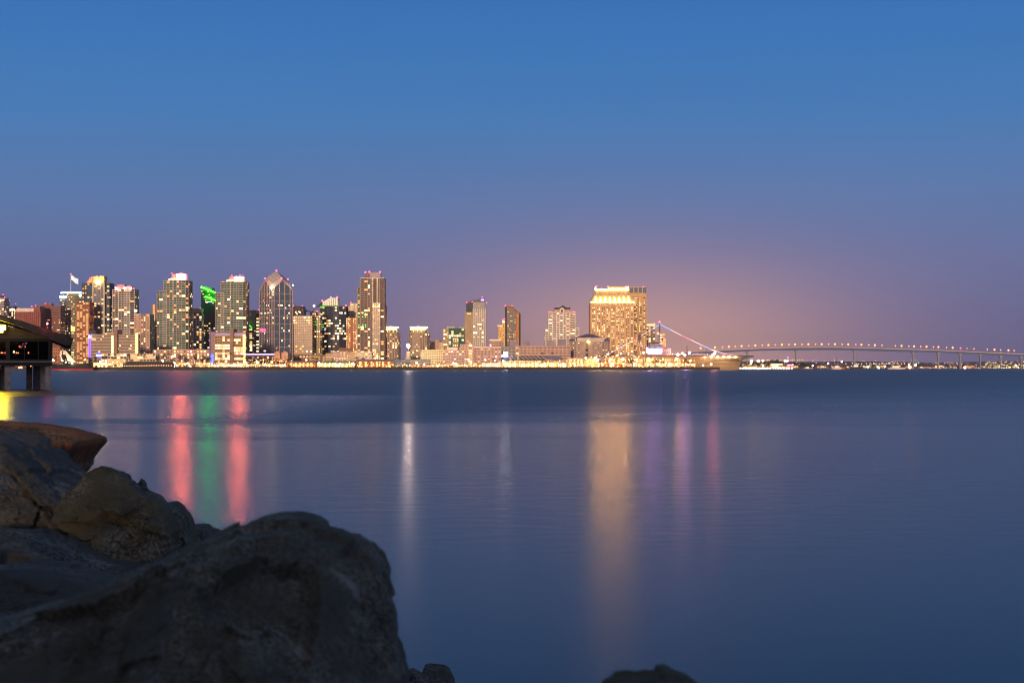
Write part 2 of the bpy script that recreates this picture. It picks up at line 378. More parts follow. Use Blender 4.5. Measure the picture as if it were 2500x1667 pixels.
ring = [(145.5, 7), (152, 2), (162, -1), (173, -2), (184, -2), (193, 0), (200.5, 4)]
for (p, d), (q, e) in zip(ring, ring[1:]):
    a_ = (X(p, D), D+d); c_ = (X(q, D), D+e); ln = math.hypot(c_[0]-a_[0], c_[1]-a_[1]); u = ((c_[0]-a_[0])/ln, (c_[1]-a_[1])/ln)
    m.obox(a_, u, (u[1], -u[0]), 0, ln, -.8, .8, Z(716, D), Z(713.2, D), glow('ring_light', (.72, 1, .95), 5))
b.part('roof_ring', m)
b.box('lit_sign', 146, 162, 722, 726.5, glow('sign_white', (1, .93, .85), 45, True), 2.2, 3)
b.box('lit_sign', 146, 162, 748, 753, glow('sign_white', (1, .93, .85), 45, True), 7, 8); b.box('lit_sign', 146, 162, 762, 767, glow('sign_white', (1, .93, .85), 45, True), 7, 8)
b.box('lit_sign', 193, 200, 719, 722.5, glow('ring_light', (.72, 1, .95), 5), 1, 3)
b.box('lit_panel', 173, 183, 797, 809, HALL, -.5, 1); b.done()
fl = thing('flag', 'pale glowing flag flying from the pole on the curved tan tower', 'flag', (X(170, D), D+6, Z(714, D)))
m = MB(); m.tube((X(170, D), D+6, Z(714, D)), (X(170, D), D+6, Z(669, D)), .55, .3, glow('glowing_pole', (.9, .8, .78), .55)); m.build('pole', fl)  # light on the pole put in as weak emission
m = MB(); nx, nz = 14, 7; vs = []
for i in range(nx+1):
    for j in range(nz+1):
        t = i/nx; v = j/nz; vs.append((X(171+17*t, D), D+6+1.6*math.sin(t*7)*t, Z(671+6*t**.9+t*4+(11.5+2*t)*v, D)+.5*math.sin(t*8)))
fcs = [(i*(nz+1)+j, (i+1)*(nz+1)+j, (i+1)*(nz+1)+j+1, i*(nz+1)+j+1) for i in range(nx) for j in range(nz)]
m.add(vs, fcs, glow('glowing_cloth', (1, .92, .86), .95)); o = m.build('cloth', fl, smooth=True); sm = o.modifiers.new('t', 'SOLIDIFY'); sm.thickness = .08  # floodlight on the cloth is its own emission
m = MB(); m.ball((X(170, D), D+6, Z(668.5, D)), .8, RED); m.build('beacon', fl)

b = Bld('apartment_tower', 'orange brown balcony tower standing before the curved tan tower', 'apartment tower', 202, 2250)
b.vol([(187, 0), (202, 3), (217, 0)], 737, wall=BROWN, kind='slab', fh=3.4, cw=4.6, lit=.45, lits=[W3, W5, W3, W5, W3], slab=TERRA, mull=TERRA, mw=.9, mp=.9, proud=.9); b.done(90)
b = Bld('apartment_tower', 'dark blue tower with golden notched crown lit from below', 'apartment tower', 233, 2300)
b.vol([(200, 6), (212, 2), (228, 1)], 690, wall=GB, kind='grid', fh=3.5, cw=5, lit=.14, slab=DARK, mull=DARK, mp=.3, proud=.35, sh=.3)
b.vol([(228, -2), (255, -2)], 690, wall=GB, kind='grid', fh=3.5, cw=6, lit=.16, slab=paint('slate_panel', (.13, .13, .16)), mull=TAN, mp=.6, proud=.5, sh=.3)
b.vol([(255, 2), (267, 5)], 690, wall=GB, kind='slab', fh=3.5, cw=5, lit=.18, slab=paint('slate_panel', (.13, .13, .16)), mull=DARK)
gp = paint('gold_crown', (.78, .48, .20)); m = MB(); D = 2300
m.front([(X(229, D), Z(690, D)), (X(229, D), Z(675, D)), (X(239.6, D), Z(674, D)), (X(240.6, D), Z(684, D)), (X(241.8, D), Z(684, D)), (X(242.4, D), Z(674, D)), (X(255, D), Z(674, D)), (X(255, D), Z(690, D))], D-1, D+16, gp); b.part('crown', m)
m = MB(); m.front([(X(208, D), Z(690, D)), (X(222, D), Z(678, D)), (X(229, D), Z(675, D)), (X(229, D), Z(690, D))], D+3, D+18, gp); b.part('sloping_roof', m)
m = MB(); m.box(X(228, D)-.9, X(228, D)+.9, D-3.4, D-2, GZ+30, Z(690, D), glow('glowing_pier', (1, .55, .2), .42)); m.box(X(255, D)-.9, X(255, D)+.9, D-3, D-2, GZ+20, Z(690, D), glow('glowing_pier', (1, .55, .2), .42)); b.part('glowing_pier', m)  # both piers glow by themselves to look lit
m = MB(); m.box(X(235, D), X(247, D), D-6, D-5.2, Z(689.6, D), Z(688.4, D), glow('flood', (1, .5, .15), 400, True)); b.part('flood_light', m)
b.beacon((218, 679), (223.5, 676)); b.done()
b = Bld('apartment_tower', 'white gridded balcony tower with a pink lit stepped top', 'apartment tower', 301, 2280)
gk = dict(kind='slab', fh=3.5, cw=5.5, lit=.10, slab=WHITE, mull=WHITE, mw=.5, sh=.2)
b.vol([(275, 6), (281, 2), (289, 0)], 706, wall=GD, **gk); b.vol([(289, 0), (303, -1), (317, -1), (328, 3)], 705, wall=GD, **gk)
pk = paint('pink_crown', (.75, .34, .38))
for px in (284, 305, 319):
    m = MB(); m.ball((X(px, 2280), 2278, Z(704.5, 2280)), .8, glow('pink_flood', (1, .3, .25), 260, True)); b.part('flood_light', m)
if 1: b.box('crown', 280, 322, 700, 705.5, pk, 1, 16); b.box('crown', 286, 304, 695.5, 700, pk, 3, 14); b.box('crown', 310, 320, 697.5, 700, pk, 3, 12)
b.beacon((289, 702), (317, 704), (325, 703.5)); b.done()
b = Bld('apartment_building', 'pink slab with a dark central window strip and a bright roof lamp', 'apartment building', 347, 2240)
b.vol((327, 344), 766, wall=PINK, kind='punch', fh=4.6, cw=5, ww=.3, wh=.35, lit=.15); b.vol((344, 356), 766, wall=GK, kind='grid', fh=3.6, cw=3.6, lit=.2, slab=PINK, mull=PINK, sh=.25, proud=.3); b.vol((356, 366), 766, wall=PINK, kind='punch', fh=3.8, cw=5.5, ww=.35, wh=.4, lit=.08)
m = MB(); m.ball((X(331, 2238), 2238, Z(759, 2238)), 2.2, glow('roof_flood', (1, .85, .55), 14)); m.tube((X(331, 2238), 2240, Z(766, 2238)), (X(331, 2238), 2240, Z(759, 2238)), .4, .4, DARK); b.part('roof_lamp', m); b.done()
b = Bld('office_tower', 'slim tower with one pale vertical stripe beside the left twin', 'office tower', 377, 2330)
b.vol((369, 384), 744, wall=BROWN, kind='ribbon', fh=4, wh=.4, lit=.05); b.box('stripe', 373, 378.5, 743, 838, paint('tan_stripe', (.85, .58, .36)), -1, 1); b.done(40)  # stripe in one even tan

def twin(label, px0, ytop, ywing, wing0, x1, crown, small, D, ybase, lamps):
    b = Bld('apartment_tower', label, 'apartment tower', (wing0+x1)/2, D, 'twin condominium towers with glowing crowns')
    st = dict(kind='slab', fh=3.6, cw=5, lit=.10, slab=paint('pale_slab', (.52, .46, .39)), mull=TAN, mw=.5, sh=.2, proud=1.2, mp=.6)
    wd = x1-px0
    b.vol([(wing0, 7), (wing0+5, 3), (px0+6, 2)], ywing, wall=GG, **st)
    b.vol([(px0, 3), (px0+wd*.36, 1), (px0+wd*.40, 1)], ytop, wall=GG, **st)
    b.vol([(px0+wd*.40, -1), (px0+wd*.52, -3.5), (px0+wd*.72, -4.5), (px0+wd*.88, -3), (x1, 3)], ytop, wall=GG, **st)
    m = MB(); Dc = D+2; x0, xb, yt, yb = crown
    pts_ = [(X(x0, Dc), D), (X((x0+xb)/2, Dc), D-2), (X(xb, Dc), D), (X(xb, Dc), D+13), (X(x0, Dc), D+13)]
    m.plan(pts_, Z(yb, Dc), Z(yt, Dc), CROWN); b.part('glowing_crown', m); m = MB()
    for p, q in zip(pts_[:2], pts_[1:3]):
        ln = math.hypot(q[0]-p[0], q[1]-p[1]); u = ((q[0]-p[0])/ln, (q[1]-p[1])/ln); m.obox(p, u, (u[1], -u[0]), .3, ln-.3, .05, .3, Z(yb-1, Dc), Z(yt+1, Dc), CROWNF)
    b.part('lit_crown_face', m)
    m = MB(); x0, xb, yt, yb = small; m.box(X(x0, Dc), X(xb, Dc), D+3, D+12, Z(yb, Dc), Z(yt, Dc), pk); b.part('lift_housing', m)
    m = MB()
    for k in range(5): m.ball((X(small[0]-6+k*4.5, D), D+1, Z(ytop-1.5-(k % 2)*1.6, D)), 1.3, W2, 6, 4)
    b.part('terrace_lights', m); b.beacon(*lamps); b.done()
twin('taller twin tower with a red and white glowing crown, left of the green slanted tower', 400, 684, 710, 384, 460, (431, 453, 669, 683.5), (419, 431, 669, 684), 2200, 852, [(418.5, 667), (438.5, 666.5), (443, 666), (454, 671)])
twin('shorter twin tower with a red and white glowing crown, right of the green slanted tower', 540, 687, 714, 527, 600, (572.5, 594, 675, 688), (560, 572, 675.5, 687), 2200, 852, [(565, 672.5), (585, 671.5), (543, 688), (599, 755)])
b = Bld('office_building', 'white square gridded block between the left twin and the green tower', 'office building', 476, 2320)
b.vol((458, 493), 764, wall=GK, kind='grid', fh=4.1, cw=4.6, ww=.6, lit=.14, slab=WHITE, mull=WHITE, mw=1.1, sh=.3, proud=.4, mp=.45); b.vol((460, 491), 753, 764, wall=PINK); b.beacon((487.5, 753)); b.done()
# green neon tower
b = Bld('office_tower', 'green glass tower with slanted top and two green neon lines', 'office tower', 508, 2340)
D = 2340; GRNG = glass('deep_green_glass', (.01, .09, .055)); GRNG.node_tree.nodes['Principled BSDF'].inputs['Specular IOR Level'].default_value = .05; m = MB()
m.front([(X(491, D), Z(762, D)), (X(491, D), Z(700, D)), (X(501, D), Z(700.5, D)), (X(517, D), Z(702, D)), (X(517, D), Z(711, D)), (X(524.5, D), Z(714, D)), (X(524.5, D), Z(762, D))], D, D+24, GRNG); b.part('glass_shaft', m)
NEON = glow('green_neon', (.010, 1, .004), 75, True); NEON2 = glow('dim_green_neon', (.08, 1, .04), 3)
for (xa, ya, xb, yb) in ((491, 700.5, 526, 714.5), (502, 724, 527.5, 734)):
    m = MB(); m.tube((X(xa, D), D-1.2, Z(ya, D)), (X(xb, D), D-1.2, Z(yb, D)), .75, .75, NEON, 6); b.part('neon_line', m)
m = MB(); xx = 501
for k in range(11):
    wv = (1.1, .8, 1.3, .9)[k % 4]; m.box(X(xx, D), X(xx+wv, D), D-.5, D-.1, Z(738-(k % 2)*.3, D), Z(735.8+(k % 3)*.4, D), glow('sign_mint', (.55, 1, .85), 3)); xx += wv+.45
b.part('lit_lettering', m)
b.vol([(491, -2), (503, -4), (526, -4)], 762, wall=GD, kind='ribbon', fh=4, wh=.5, lit=.12, lits=LITY); b.vol([(504, 1), (514, 1)], 752, wall=TAN)
for k in range(10): b.wins.append(((X(493+3*(k % 10), D), D), (1, 0), (0, -1), 0, Z(712+(k*7) % 34, D), 2.4, 1.2, W1, True, .1))
b.beacon((490.5, 700)); b.done()
b = Bld('office_building', 'grey banded block with a small green neon line right of the shorter twin', 'office building', 616, 2330)
b.vol((597, 626), 757, wall=TAN, kind='ribbon', fh=4, wh=.2, lit=.06); b.vol((598, 616), 801, wall=OLIVE, kind='slab', fh=3.4, cw=4, lit=.4, lits=LITY, glass=GG)
m = MB(); m.tube((X(599, 2330), 2326, Z(784, 2330)), (X(616, 2330), 2326, Z(800, 2330)), .6, .6, NEON2, 6); b.part('neon_line', m)
m = MB(); m.tube((X(598, 2330), 2326, Z(772.5, 2330)), (X(604, 2330), 2326, Z(774.5, 2330)), .5, .5, NEON2, 6); b.part('neon_line', m); b.beacon((631, 756)); b.done(70)
b = Bld('stair_tower', 'narrow stair tower with yellow lit landings left of the pyramid tower', 'tower', 629, 2300)
b.vol((624, 634), 765, wall=OLIVE, kind='ribbon', fh=5.4, cw=6, wh=.5, lit=.95, lits=[W2, W1, W4], glass=GD, sides=False); b.done(40)

# pyramid tower: square plan seen corner-on, gabled faces, four-sided crown
D = 2182; b = Bld('office_tower', 'tall blue glass tower with gabled faces and a lit pyramid crown', 'office tower', 674, D)
cl_, cn, cr = (X(634, D+32), D+32), (X(664, D), D), (X(714, D+19), D+19); cb = (cl_[0]+cr[0]-cn[0], cl_[1]+cr[1]-cn[1])
zs = Z(708, D); zsr = Z(703, D+19); zsl = Z(704, D+32); zp = Z(684.5, D+10); za = Z(662.5, D+25)
m = MB(); m.plan([cn, cr, cb, cl_], GZ, zs, GB)
mid = lambda p, q: ((p[0]+q[0])/2, (p[1]+q[1])/2)
cs = [cn, cr, cb, cl_]; ctr = mid(cn, cb)
for i in range(4):
    p, q = cs[i], cs[(i+1) % 4]; pk_ = mid(p, q)
    m.add([(p[0], p[1], zs), (q[0], q[1], zs), (pk_[0], pk_[1], zp)], [(0, 1, 2)], GB)
b.part('wall', m)
ROOFM = paint('ribbed_steel_roof', (.42, .40, .40), .6, .12, .3, 0); m = MB(); m2 = MB()
PKM = paint('pink_steel_trim', (.55, .36, .32))
for i in range(4):
    p, q = cs[i], cs[(i+1) % 4]; g_ = mid(p, q); A = (ctr[0], ctr[1], za); G = (g_[0], g_[1], zp)
    o3 = lambda v, k=1.02: (ctr[0]+(v[0]-ctr[0])*k, ctr[1]+(v[1]-ctr[1])*k)
    P_ = o3(p)+(zs,); Q_ = o3(q)+(zs,); G_ = o3(g_)+(zp+.5,)
    def row(v, t): return (v[0]+(A[0]-v[0])*t, v[1]+(A[1]-v[1])*t, v[2]+(A[2]-v[2])*t**.60)
    for a_, c_ in ((P_, G_), (G_, Q_)):
        for t0, t1 in ((0, .2), (.2, .45), (.45, .7), (.7, 1)): m.add([row(a_, t0), row(c_, t0), row(c_, t1), row(a_, t1)] if t1 < 1 else [row(a_, t0), row(c_, t0), A], [(0, 1, 2, 3)] if t1 < 1 else [(0, 1, 2)], ROOFM)
    m2.tube(P_, G_, .5, .5, PKM, 6); m2.tube(G_, Q_, .5, .5, PKM, 6); m2.tube(A, P_, .35, .35, PKM, 6)
    for t in (.2, .45, .7):                        # roof ribs running level round the crown
        m2.tube(row(P_, t), row(G_, t), .2, .2, DARK, 4); m2.tube(row(G_, t), row(Q_, t), .2, .2, DARK, 4)
b.part('pyramid_roof', m); b.part('roof_trim', m2)
for (p, q, fr) in ((cl_, cn, (0, .2, .38, .62, .8, 1)), (cn, cr, (0, .1, .36, .62, .88, 1))):
    ln = math.hypot(q[0]-p[0], q[1]-p[1]); u = ((q[0]-p[0])/ln, (q[1]-p[1])/ln); n_ = (u[1], -u[0])
    for t in fr:
        top = zs+(zp-zs)*(1-abs(t-.5)*2); b.mull.obox(p, u, n_, t*ln-.45, t*ln+.45, -.2, .6, GZ, top, PKM)
    z = GZ+8; k = 0
    while z < zs:
        b.slab.obox(p, u, n_, 0, ln, -.1, .18, z-.28, z+.28, paint('dim_spandrel', (.10, .12, .15)) if k % 3 else PKM); z += 3.9; k += 1
    for r in range(34):
        for c in range(int(ln/3)):
            zz = GZ+8+r*3.9
            if zz > zs-2: continue
            pl = .92 if r == 31 else (.30 if r in (17, 19, 22) else (.28 if r < 3 else .055))
            if b.rng.random() < pl: b.wins.append((p, u, n_, c*3+1.7, zz+.6, 2.4 if r == 31 else 1.9, 2, b.rng.choice([W1, W1, W2, W3, W4]), True, .12))
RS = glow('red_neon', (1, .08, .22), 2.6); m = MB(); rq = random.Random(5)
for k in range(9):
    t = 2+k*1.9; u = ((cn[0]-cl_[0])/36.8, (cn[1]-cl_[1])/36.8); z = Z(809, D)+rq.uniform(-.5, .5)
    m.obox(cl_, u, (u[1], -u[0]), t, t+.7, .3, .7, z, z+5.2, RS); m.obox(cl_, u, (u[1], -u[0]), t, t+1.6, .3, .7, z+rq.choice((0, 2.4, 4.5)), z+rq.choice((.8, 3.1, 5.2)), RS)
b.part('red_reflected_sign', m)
m = MB(); m.ball((cn[0]-1, cn[1]-3.5, zs+3), .8, glow('crown_flood', (1, .85, .5), 420, True)); m.ball((cr[0]+1, cr[1]-2, zsr+4), .8, glow('crown_spot', (1, .85, .45), 40)); b.part('flood_light', m)
b.root['label'] = b.root['label']; b.beacon((674, 660.5), (646, 679.5), (686.5, 679), (702, 681.5), r=1.2); b.done()

b = Bld('office_building', 'plain pinkish block with two red roof beacons behind the brown banded building', 'office building', 727, 2350)
b.vol((714, 741), 748, wall=PINK); b.box('roof_panel', 720, 726, 745, 748, WHITE, 2, 6); b.beacon((716, 746.5), (737.5, 746.5))
m = MB(); 
for px, py in ((722, 762), (730, 761), (725, 766), (733, 763)): m.ball((X(px, 2340), 2340, Z(py, 2340)), 1.2, W2, 6, 4)
b.part('terrace_lights', m); b.done()
b = Bld('office_building', 'brown banded building with two round arches on its roof', 'office building', 739, 2206)
b.vol((716, 762), 771, wall=GD, kind='slab', fh=4, cw=3.4, lit=.13, lits=LITY, slab=paint('bronze_band', (.50, .33, .17)), mull=BROWN, mw=.3, sh=.42, rowlit={-1: .5, -2: .5})
for cxp, rr_ in ((750, 9), (765, 8)):
    m = MB(); D = 2208; ps = [(X(cxp+rr_*math.cos(a*math.pi/12), D), D, Z(770-rr_*1.35*math.sin(a*math.pi/12), D)) for a in range(13)]
    for p, q in zip(ps, ps[1:]): m.tube(p, q, .55, .55, DARK, 6); m.tube((p[0], p[1]+12, p[2]), (q[0], q[1]+12, q[2]), .55, .55, DARK, 6); m.add([p, q, (q[0], q[1]+12, q[2]), (p[0], p[1]+12, p[2])], [(0, 1, 2, 3)], GK)
    b.part('roof_arch', m)
b.done()
b = Bld('office_building', 'yellow stone block with rows of square windows beside the dark curved tower', 'office building', 772, 2230)
b.vol((762, 782), 762, wall=OLIVEG, kind='punch', fh=4, cw=3, ww=.45, wh=.55, lit=.12, lits=LITY, glass=GK, rowlit={-1: 1, 11: .9})
m = MB()
for k, py in enumerate((778, 785, 792, 803)): m.box(X(762, 2228), X(768+4*(k % 3), 2228), 2228, 2228.4, Z(py+1, 2228), Z(py, 2228), glow('green_strip', (.08, 1, .12), 1.6))
b.part('green_strip', m); b.beacon((767.5, 760.5), (771, 759.5), (775, 760)); b.done()
b = Bld('office_tower', 'dark curved glass office tower with green lit wedge crown', 'office tower', 813, 2280)
b.vol([(782, 4), (797, 0), (812, -2), (828, -1), (845, 5)], 747, wall=GK, kind='grid', fh=4.1, cw=3.4, ww=.85, lit=.22, lits=[W1, W3, W4, W2, W3], slab=paint('dark_blue_band', (.03, .05, .09)), mull=DARK, mw=.1, sh=.4, proud=.12, glass=GK)
D = 2280; m = MB(); m.front([(X(771, D), Z(749, D)), (X(786, D), Z(736, D)), (X(786, D), Z(749, D))], D+1, D+14, DARK)
m.front([(X(786, D), Z(747, D)), (X(786, D), Z(737, D)), (X(806, D), Z(727, D)), (X(825, D), Z(727, D)), (X(825, D), Z(747, D))], D+3, D+22, glass('crown_glass', (.06, .14, .12))); b.part('wedge_crown', m)
m = MB()
for k in range(8):
    px = 787+k*5.3; m.box(X(px, D)-.3, X(px, D)+.3, D+1.6, D+2.6, Z(746, D), Z(min(744, 738-k*2.7 if k < 4 else 728), D), paint('pale_fin', (.45, .55, .42)))
    m.box(X(px-2, D), X(px+2, D), D+1, D+2, Z(746.5, D), Z(744.8, D), glow('green_flood_dim', (.12, 1, .05), .55))
m.box(X(781, D), X(793, D), D-1, D, Z(751, D), Z(749.5, D), glow('green_flood', (.05, 1, .06), 2)); b.part('crown_fin', m)
m = MB(); m.box(X(782, D), X(790, D), D-1.5, D-.5, Z(793, D), Z(791.6, D), NEON2); m.box(X(784, D), X(791, D), D-1.5, D-.5, Z(799, D), Z(797.8, D), NEON2); b.part('neon_line', m)
m = MB(); m.box(X(792, D), X(795.5, D), D-2.6, D-2, Z(807, D), Z(803.5, D), glow('blue_sign', (.12, .3, 1), 3)); b.part('blue_sign', m)
m = MB(); m.ball((X(767.5, D), D-4, Z(747, D)), 1.6, glow('orange_flood', (1, .45, .25), 20)); m.tube((X(767.5, D), D-4, Z(762, D)), (X(767.5, D), D-4, Z(747, D)), .3, .2, DARK); b.part('mast_lamp', m)
b.beacon((786, 734), (807.5, 725.5), (822.5, 725.5), (844, 746), r=1.3); b.done()
b = Bld('apartment_tower', 'cream stepped tower with wide dark windows behind the terracotta slab', 'apartment tower', 862, 2350)
b.vol((845, 854), 747, wall=SAND, kind='punch', fh=4, cw=7, ww=.7, wh=.35, lit=.05, sides=False); b.vol((854, 876), 740, wall=CREAM, kind='punch', fh=4, cw=7, ww=.6, wh=.35, lit=.06); b.beacon((856.5, 738.5)); b.done(50)
b = Bld('hotel_slab', 'terracotta slab with columns of lit windows beside the tallest dark tower', 'hotel', 859, 2250)
b.vol((845, 856), 775, wall=TERRA, kind='punch', fh=3.4, cw=2.8, ww=.4, wh=.5, lit=.75, lits=[W1, W3, W2, W5], sides=False); b.vol((856, 861), 775, wall=TERRA); b.vol((861, 873), 775, wall=TERRA, kind='punch', fh=3.4, cw=2.8, ww=.4, wh=.5, lit=.75, lits=[W1, W3, W2, W5]); b.done()
# tallest dark tower
b = Bld('apartment_tower', 'tallest brown tower with grey penthouse box and a white gridded front bay', 'apartment tower', 908, 2180)
GBR = glass('bronze_glass', (.06, .045, .035)); st = dict(kind='slab', fh=3.2, cw=5, lit=.09, lits=[W2, W1, W5, W3], slab=paint('warm_white_slab', (.5, .39, .30)), mull=TAN, sh=.26, mw=.4)
b.vol([(873, 7), (885, 4)], 700, wall=GBR, **st); b.vol([(880, 3), (898, 1)], 678, wall=GBR, **st)
b.vol([(898, 1), (903.5, 0)], 678, wall=GBR, **st); b.vol([(903.5, 0), (927, 0)], 678, wall=paint('brown_panel', (.15, .11, .09)), kind='punch', fh=3.2, cw=6, ww=.3, wh=.5, lit=.08, glass=GBR)
b.vol([(927, 0), (937.5, 2)], 678, wall=GBR, **st); b.vol([(937, 5), (941, 6)], 745, wall=BROWN)
b.vol([(909.5, -6), (928, -6)], 740, wall=GBR, kind='grid', fh=3.2, cw=2.9, ww=.8, lit=.2, lits=[W2, W1, W5, W3], slab=TAN, mull=TAN, mw=.7, sh=.3, proud=.5, mp=.55)
b.box('penthouse', 891, 901, 666, 678, paint('slate_grey', (.16, .16, .17)), 6, 16); b.box('penthouse', 902, 929, 665, 677.5, paint('pale_grey', (.34, .32, .33)), 3, 18); b.box('cornice', 880, 938, 678, 680, WHITE, -.7, 2)
m = MB(); D = 2178; rq = random.Random(9)
for px in (875, 884.5, 891.5):
    for py in (720, 748, 764, 772, 792, 796): 
        if px == 875 or py > 760: m.box(X(px, D), X(px+2.2, D), D, D+.4, Z(py+2.5, D), Z(py, D), glow('green_strip', (.08, 1, .12), 1.6))
b.part('green_light', m); b.beacon((891.5, 664.5), (901, 663.5), (927.5, 664), r=1.2); b.done()
for (lab, cr0, cr1, bx0, bx1, D) in (('left one of two short towers with ring-lit round crowns, beside the tallest tower', 937, 969, 937, 975, 2196), ('right one of two short towers with ring-lit round crowns, right of the bright white lamp', 1001, 1041, 998, 1048, 2240)):
    b = Bld('apartment_tower', lab, 'apartment tower', (bx0+bx1)/2, D, 'pair of towers with ring-lit crowns')
    mc = (cr0+cr1)/2
    b.vol([(bx0, 6), (bx0+8, 1), (mc+4, 0), (bx1-5, 2), (bx1, 7)], 813, wall=TAN, kind='punch', fh=3.2, cw=3.4, ww=.5, wh=.55, lit=.13, lits=[W2, W1, W3], glass=GD)
    b.vol([(cr0, 8), (cr0+6, 4), (mc, 3), (cr1-6, 4), (cr1, 8)], 800, 813, wall=OLIVEG, kind='punch', fh=6, cw=2.8, ww=.4, wh=.7, mbot=.3, mtop=.3, lit=.3, lits=[W1, W3], glass=GK)
    m = MB(); D_ = D+2
    for k in range(9):
        px = cr0+2+(cr1-cr0-4)*k/8; m.ball((X(px, D_), D_, Z(803.5, D_)), 1.15, glow('round_lamp', (1, .85, .35), 5))
    b.part('ring_lamps', m); m = MB(); m.plan([(X(cr0-1, D), D+6), (X(mc, D), D+.5), (X(cr1+1, D), D+6), (X(cr1+1, D), D+32), (X(cr0-1, D), D+32)], Z(799.6, D), Z(797, D), glow('lit_cornice', (1, .88, .62), 3)); b.part('lit_cornice', m); b.beacon((mc, 796)); b.done()
b = Bld('apartment_building', 'plain tan stepped blocks between the ring-crowned tower and the dark green one', 'apartment building', 1066, 2300)
b.vol((1048, 1063), 834, wall=SAND); b.vol((1063, 1073), 829, wall=PINK); b.vol((1073, 1086), 836, wall=CREAM, kind='punch', fh=3.4, cw=2.6, ww=.4, wh=.45, lit=.05); b.done(40)
b = Bld('apartment_tower', 'dark green stepped glass tower with yellow lit balconies', 'apartment tower', 1109, 2280)
b.vol([(1083, 4), (1095, 0)], 803, wall=OLIVEG, kind='slab', fh=3.3, cw=3.6, lit=.25, lits=LITY, slab=CREAM, mull=CREAM); b.vol([(1095, 0), (1133, 4)], 801, wall=GG, kind='slab', fh=3.3, cw=4, lit=.2, lits=LITY, slab=GG, mull=GG, sh=.2)
b.box('penthouse', 1091, 1111, 796.5, 803, GG, 3, 16); b.box('penthouse', 1121, 1135, 798, 803, GG, 3, 16); b.vol([(1105, -5), (1119, -5)], 824, wall=OLIVEG, kind='punch', fh=3.4, cw=3, ww=.6, wh=.5, lit=.5, lits=LITY); b.done()
b = Bld('apartment_tower', 'grey topped gridded tower with a slanted blade roof and blue sign', 'apartment tower', 1161, 2250)
D = 2250
b.vol([(1135, 2), (1155, 0)], 762, wall=SAND, kind='punch', fh=3.3, cw=3, ww=.5, wh=.55, lit=.06); b.vol([(1138, 5), (1155, 3)], 738, 762, wall=glass('slate_glass', (.05, .065, .08)))
b.vol([(1155, 1), (1184, 1)], 738, 753, wall=glass('slate_glass', (.05, .065, .08)), kind='ribbon', fh=4, wh=.3, lit=.08, glass=GD); b.vol([(1155, -2), (1186, -2)], 753, wall=GD, kind='grid', fh=3.3, cw=3.5, ww=.7, lit=.09, lits=[W2, W1, W3], slab=WHITE, mull=WHITE, mw=.7, sh=.3, proud=.3, mp=.4, mtop=.1)
m = MB(); m.front([(X(1142, D), Z(738, D)), (X(1144, D), Z(735, D)), (X(1170, D), Z(729, D)), (X(1183, D), Z(725.5, D)), (X(1183, D), Z(738, D))], D+5, D+20, paint('slate_grey', (.16, .16, .17))); b.part('blade_roof', m)
m = MB()
for k in range(4): m.box(X(1174+k*2, D), X(1175.4+k*2, D), D+4, D+4.8, Z(734, D), Z(730.5-(k % 2), D), glow('blue_violet_sign', (.32, .22, 1), 5))
b.part('blue_sign', m); b.beacon((1139.5, 738.5), (1153, 737), (1177.5, 725), (1188, 739)); b.done()
b = Bld('office_building', 'small tan block with roof lamps left of the yellow lit hotel', 'office building', 1210, 2200)
b.vol((1195, 1225), 830, wall=PINK, kind='punch', fh=5, cw=3.4, ww=.55, wh=.5, lit=.05); b.box('lit_cornice', 1195, 1224, 829.3, 830.5, W1, -.6, .5); b.done(40)
b = Bld('hotel_tower', 'narrow yellow floodlit old hotel left of the dark slanted tower', 'hotel', 1222, 2300)
b.vol((1216, 1227), 795, wall=paint('yellow_brick', (.75, .50, .20)), kind='punch', fh=3.5, cw=2.6, ww=.35, wh=.5, lit=.25, lits=[W5, W3], glass=BROWN); b.vol((1227, 1236), 783, wall=paint('yellow_brick', (.75, .50, .20)), kind='punch', fh=3.5, cw=3, ww=.35, wh=.5, lit=.3, lits=[W2, W3], glass=BROWN)
b.box('lit_cornice', 1214, 1227, 794, 795.4, W1, -.8, 1); m = MB(); m.ball((X(1229, 2298), 2298, Z(785, 2298)), 1.8, W2); b.part('roof_lamp', m); b.beacon((1227.5, 779), (1232, 778.5)); b.done()
# dark tower with slanted shoulder
D = 2240; b = Bld('office_tower', 'dark narrow tower with copper frame and slanted right shoulder', 'office tower', 1252, D)
CU = paint('copper_frame', (.34, .17, .075)); m = MB()
m.front([(X(1233, D), GZ), (X(1233, D), Z(749, D)), (X(1251, D), Z(749, D)), (X(1271, D), Z(766, D)), (X(1271, D), GZ)], D, D+28, DARK); b.part('wall', m)
m = MB(); m.front([(X(1237.5, D), GZ+20), (X(1237.5, D), Z(750, D)), (X(1251, D), Z(750, D)), (X(1267, D), Z(763.5, D)), (X(1267, D), GZ+20)], D-1.2, D-.1, CU); b.part('copper_frame', m)
m = MB(); m.front([(X(1238.5, D), GZ+20), (X(1238.5, D), Z(754, D)), (X(1246, D), Z(754, D)), (X(1260, D), Z(765, D)), (X(1260, D), GZ+20)], D-1.6, D-1.3, GK); b.part('glass_bay', m)
m = MB(); m.box(X(1261, D), X(1266.5, D), D-2, D-1.7, GZ+22, Z(768, D), paint('lit_tone_copper', (.55, .24, .08))); b.part('copper_pier', m)  # brighter copy of the copper, lit look in its colour
m = MB()
for k in range(24): m.box(X(1238.7, D), X(1259.8 if k > 3 else 1252, D), D-2.1, D-1.65, Z(757+k*3.2, D), Z(756.2+k*3.2, D), paint('dim_band', (.28, .20, .13)))
b.part('floor_slab', m)
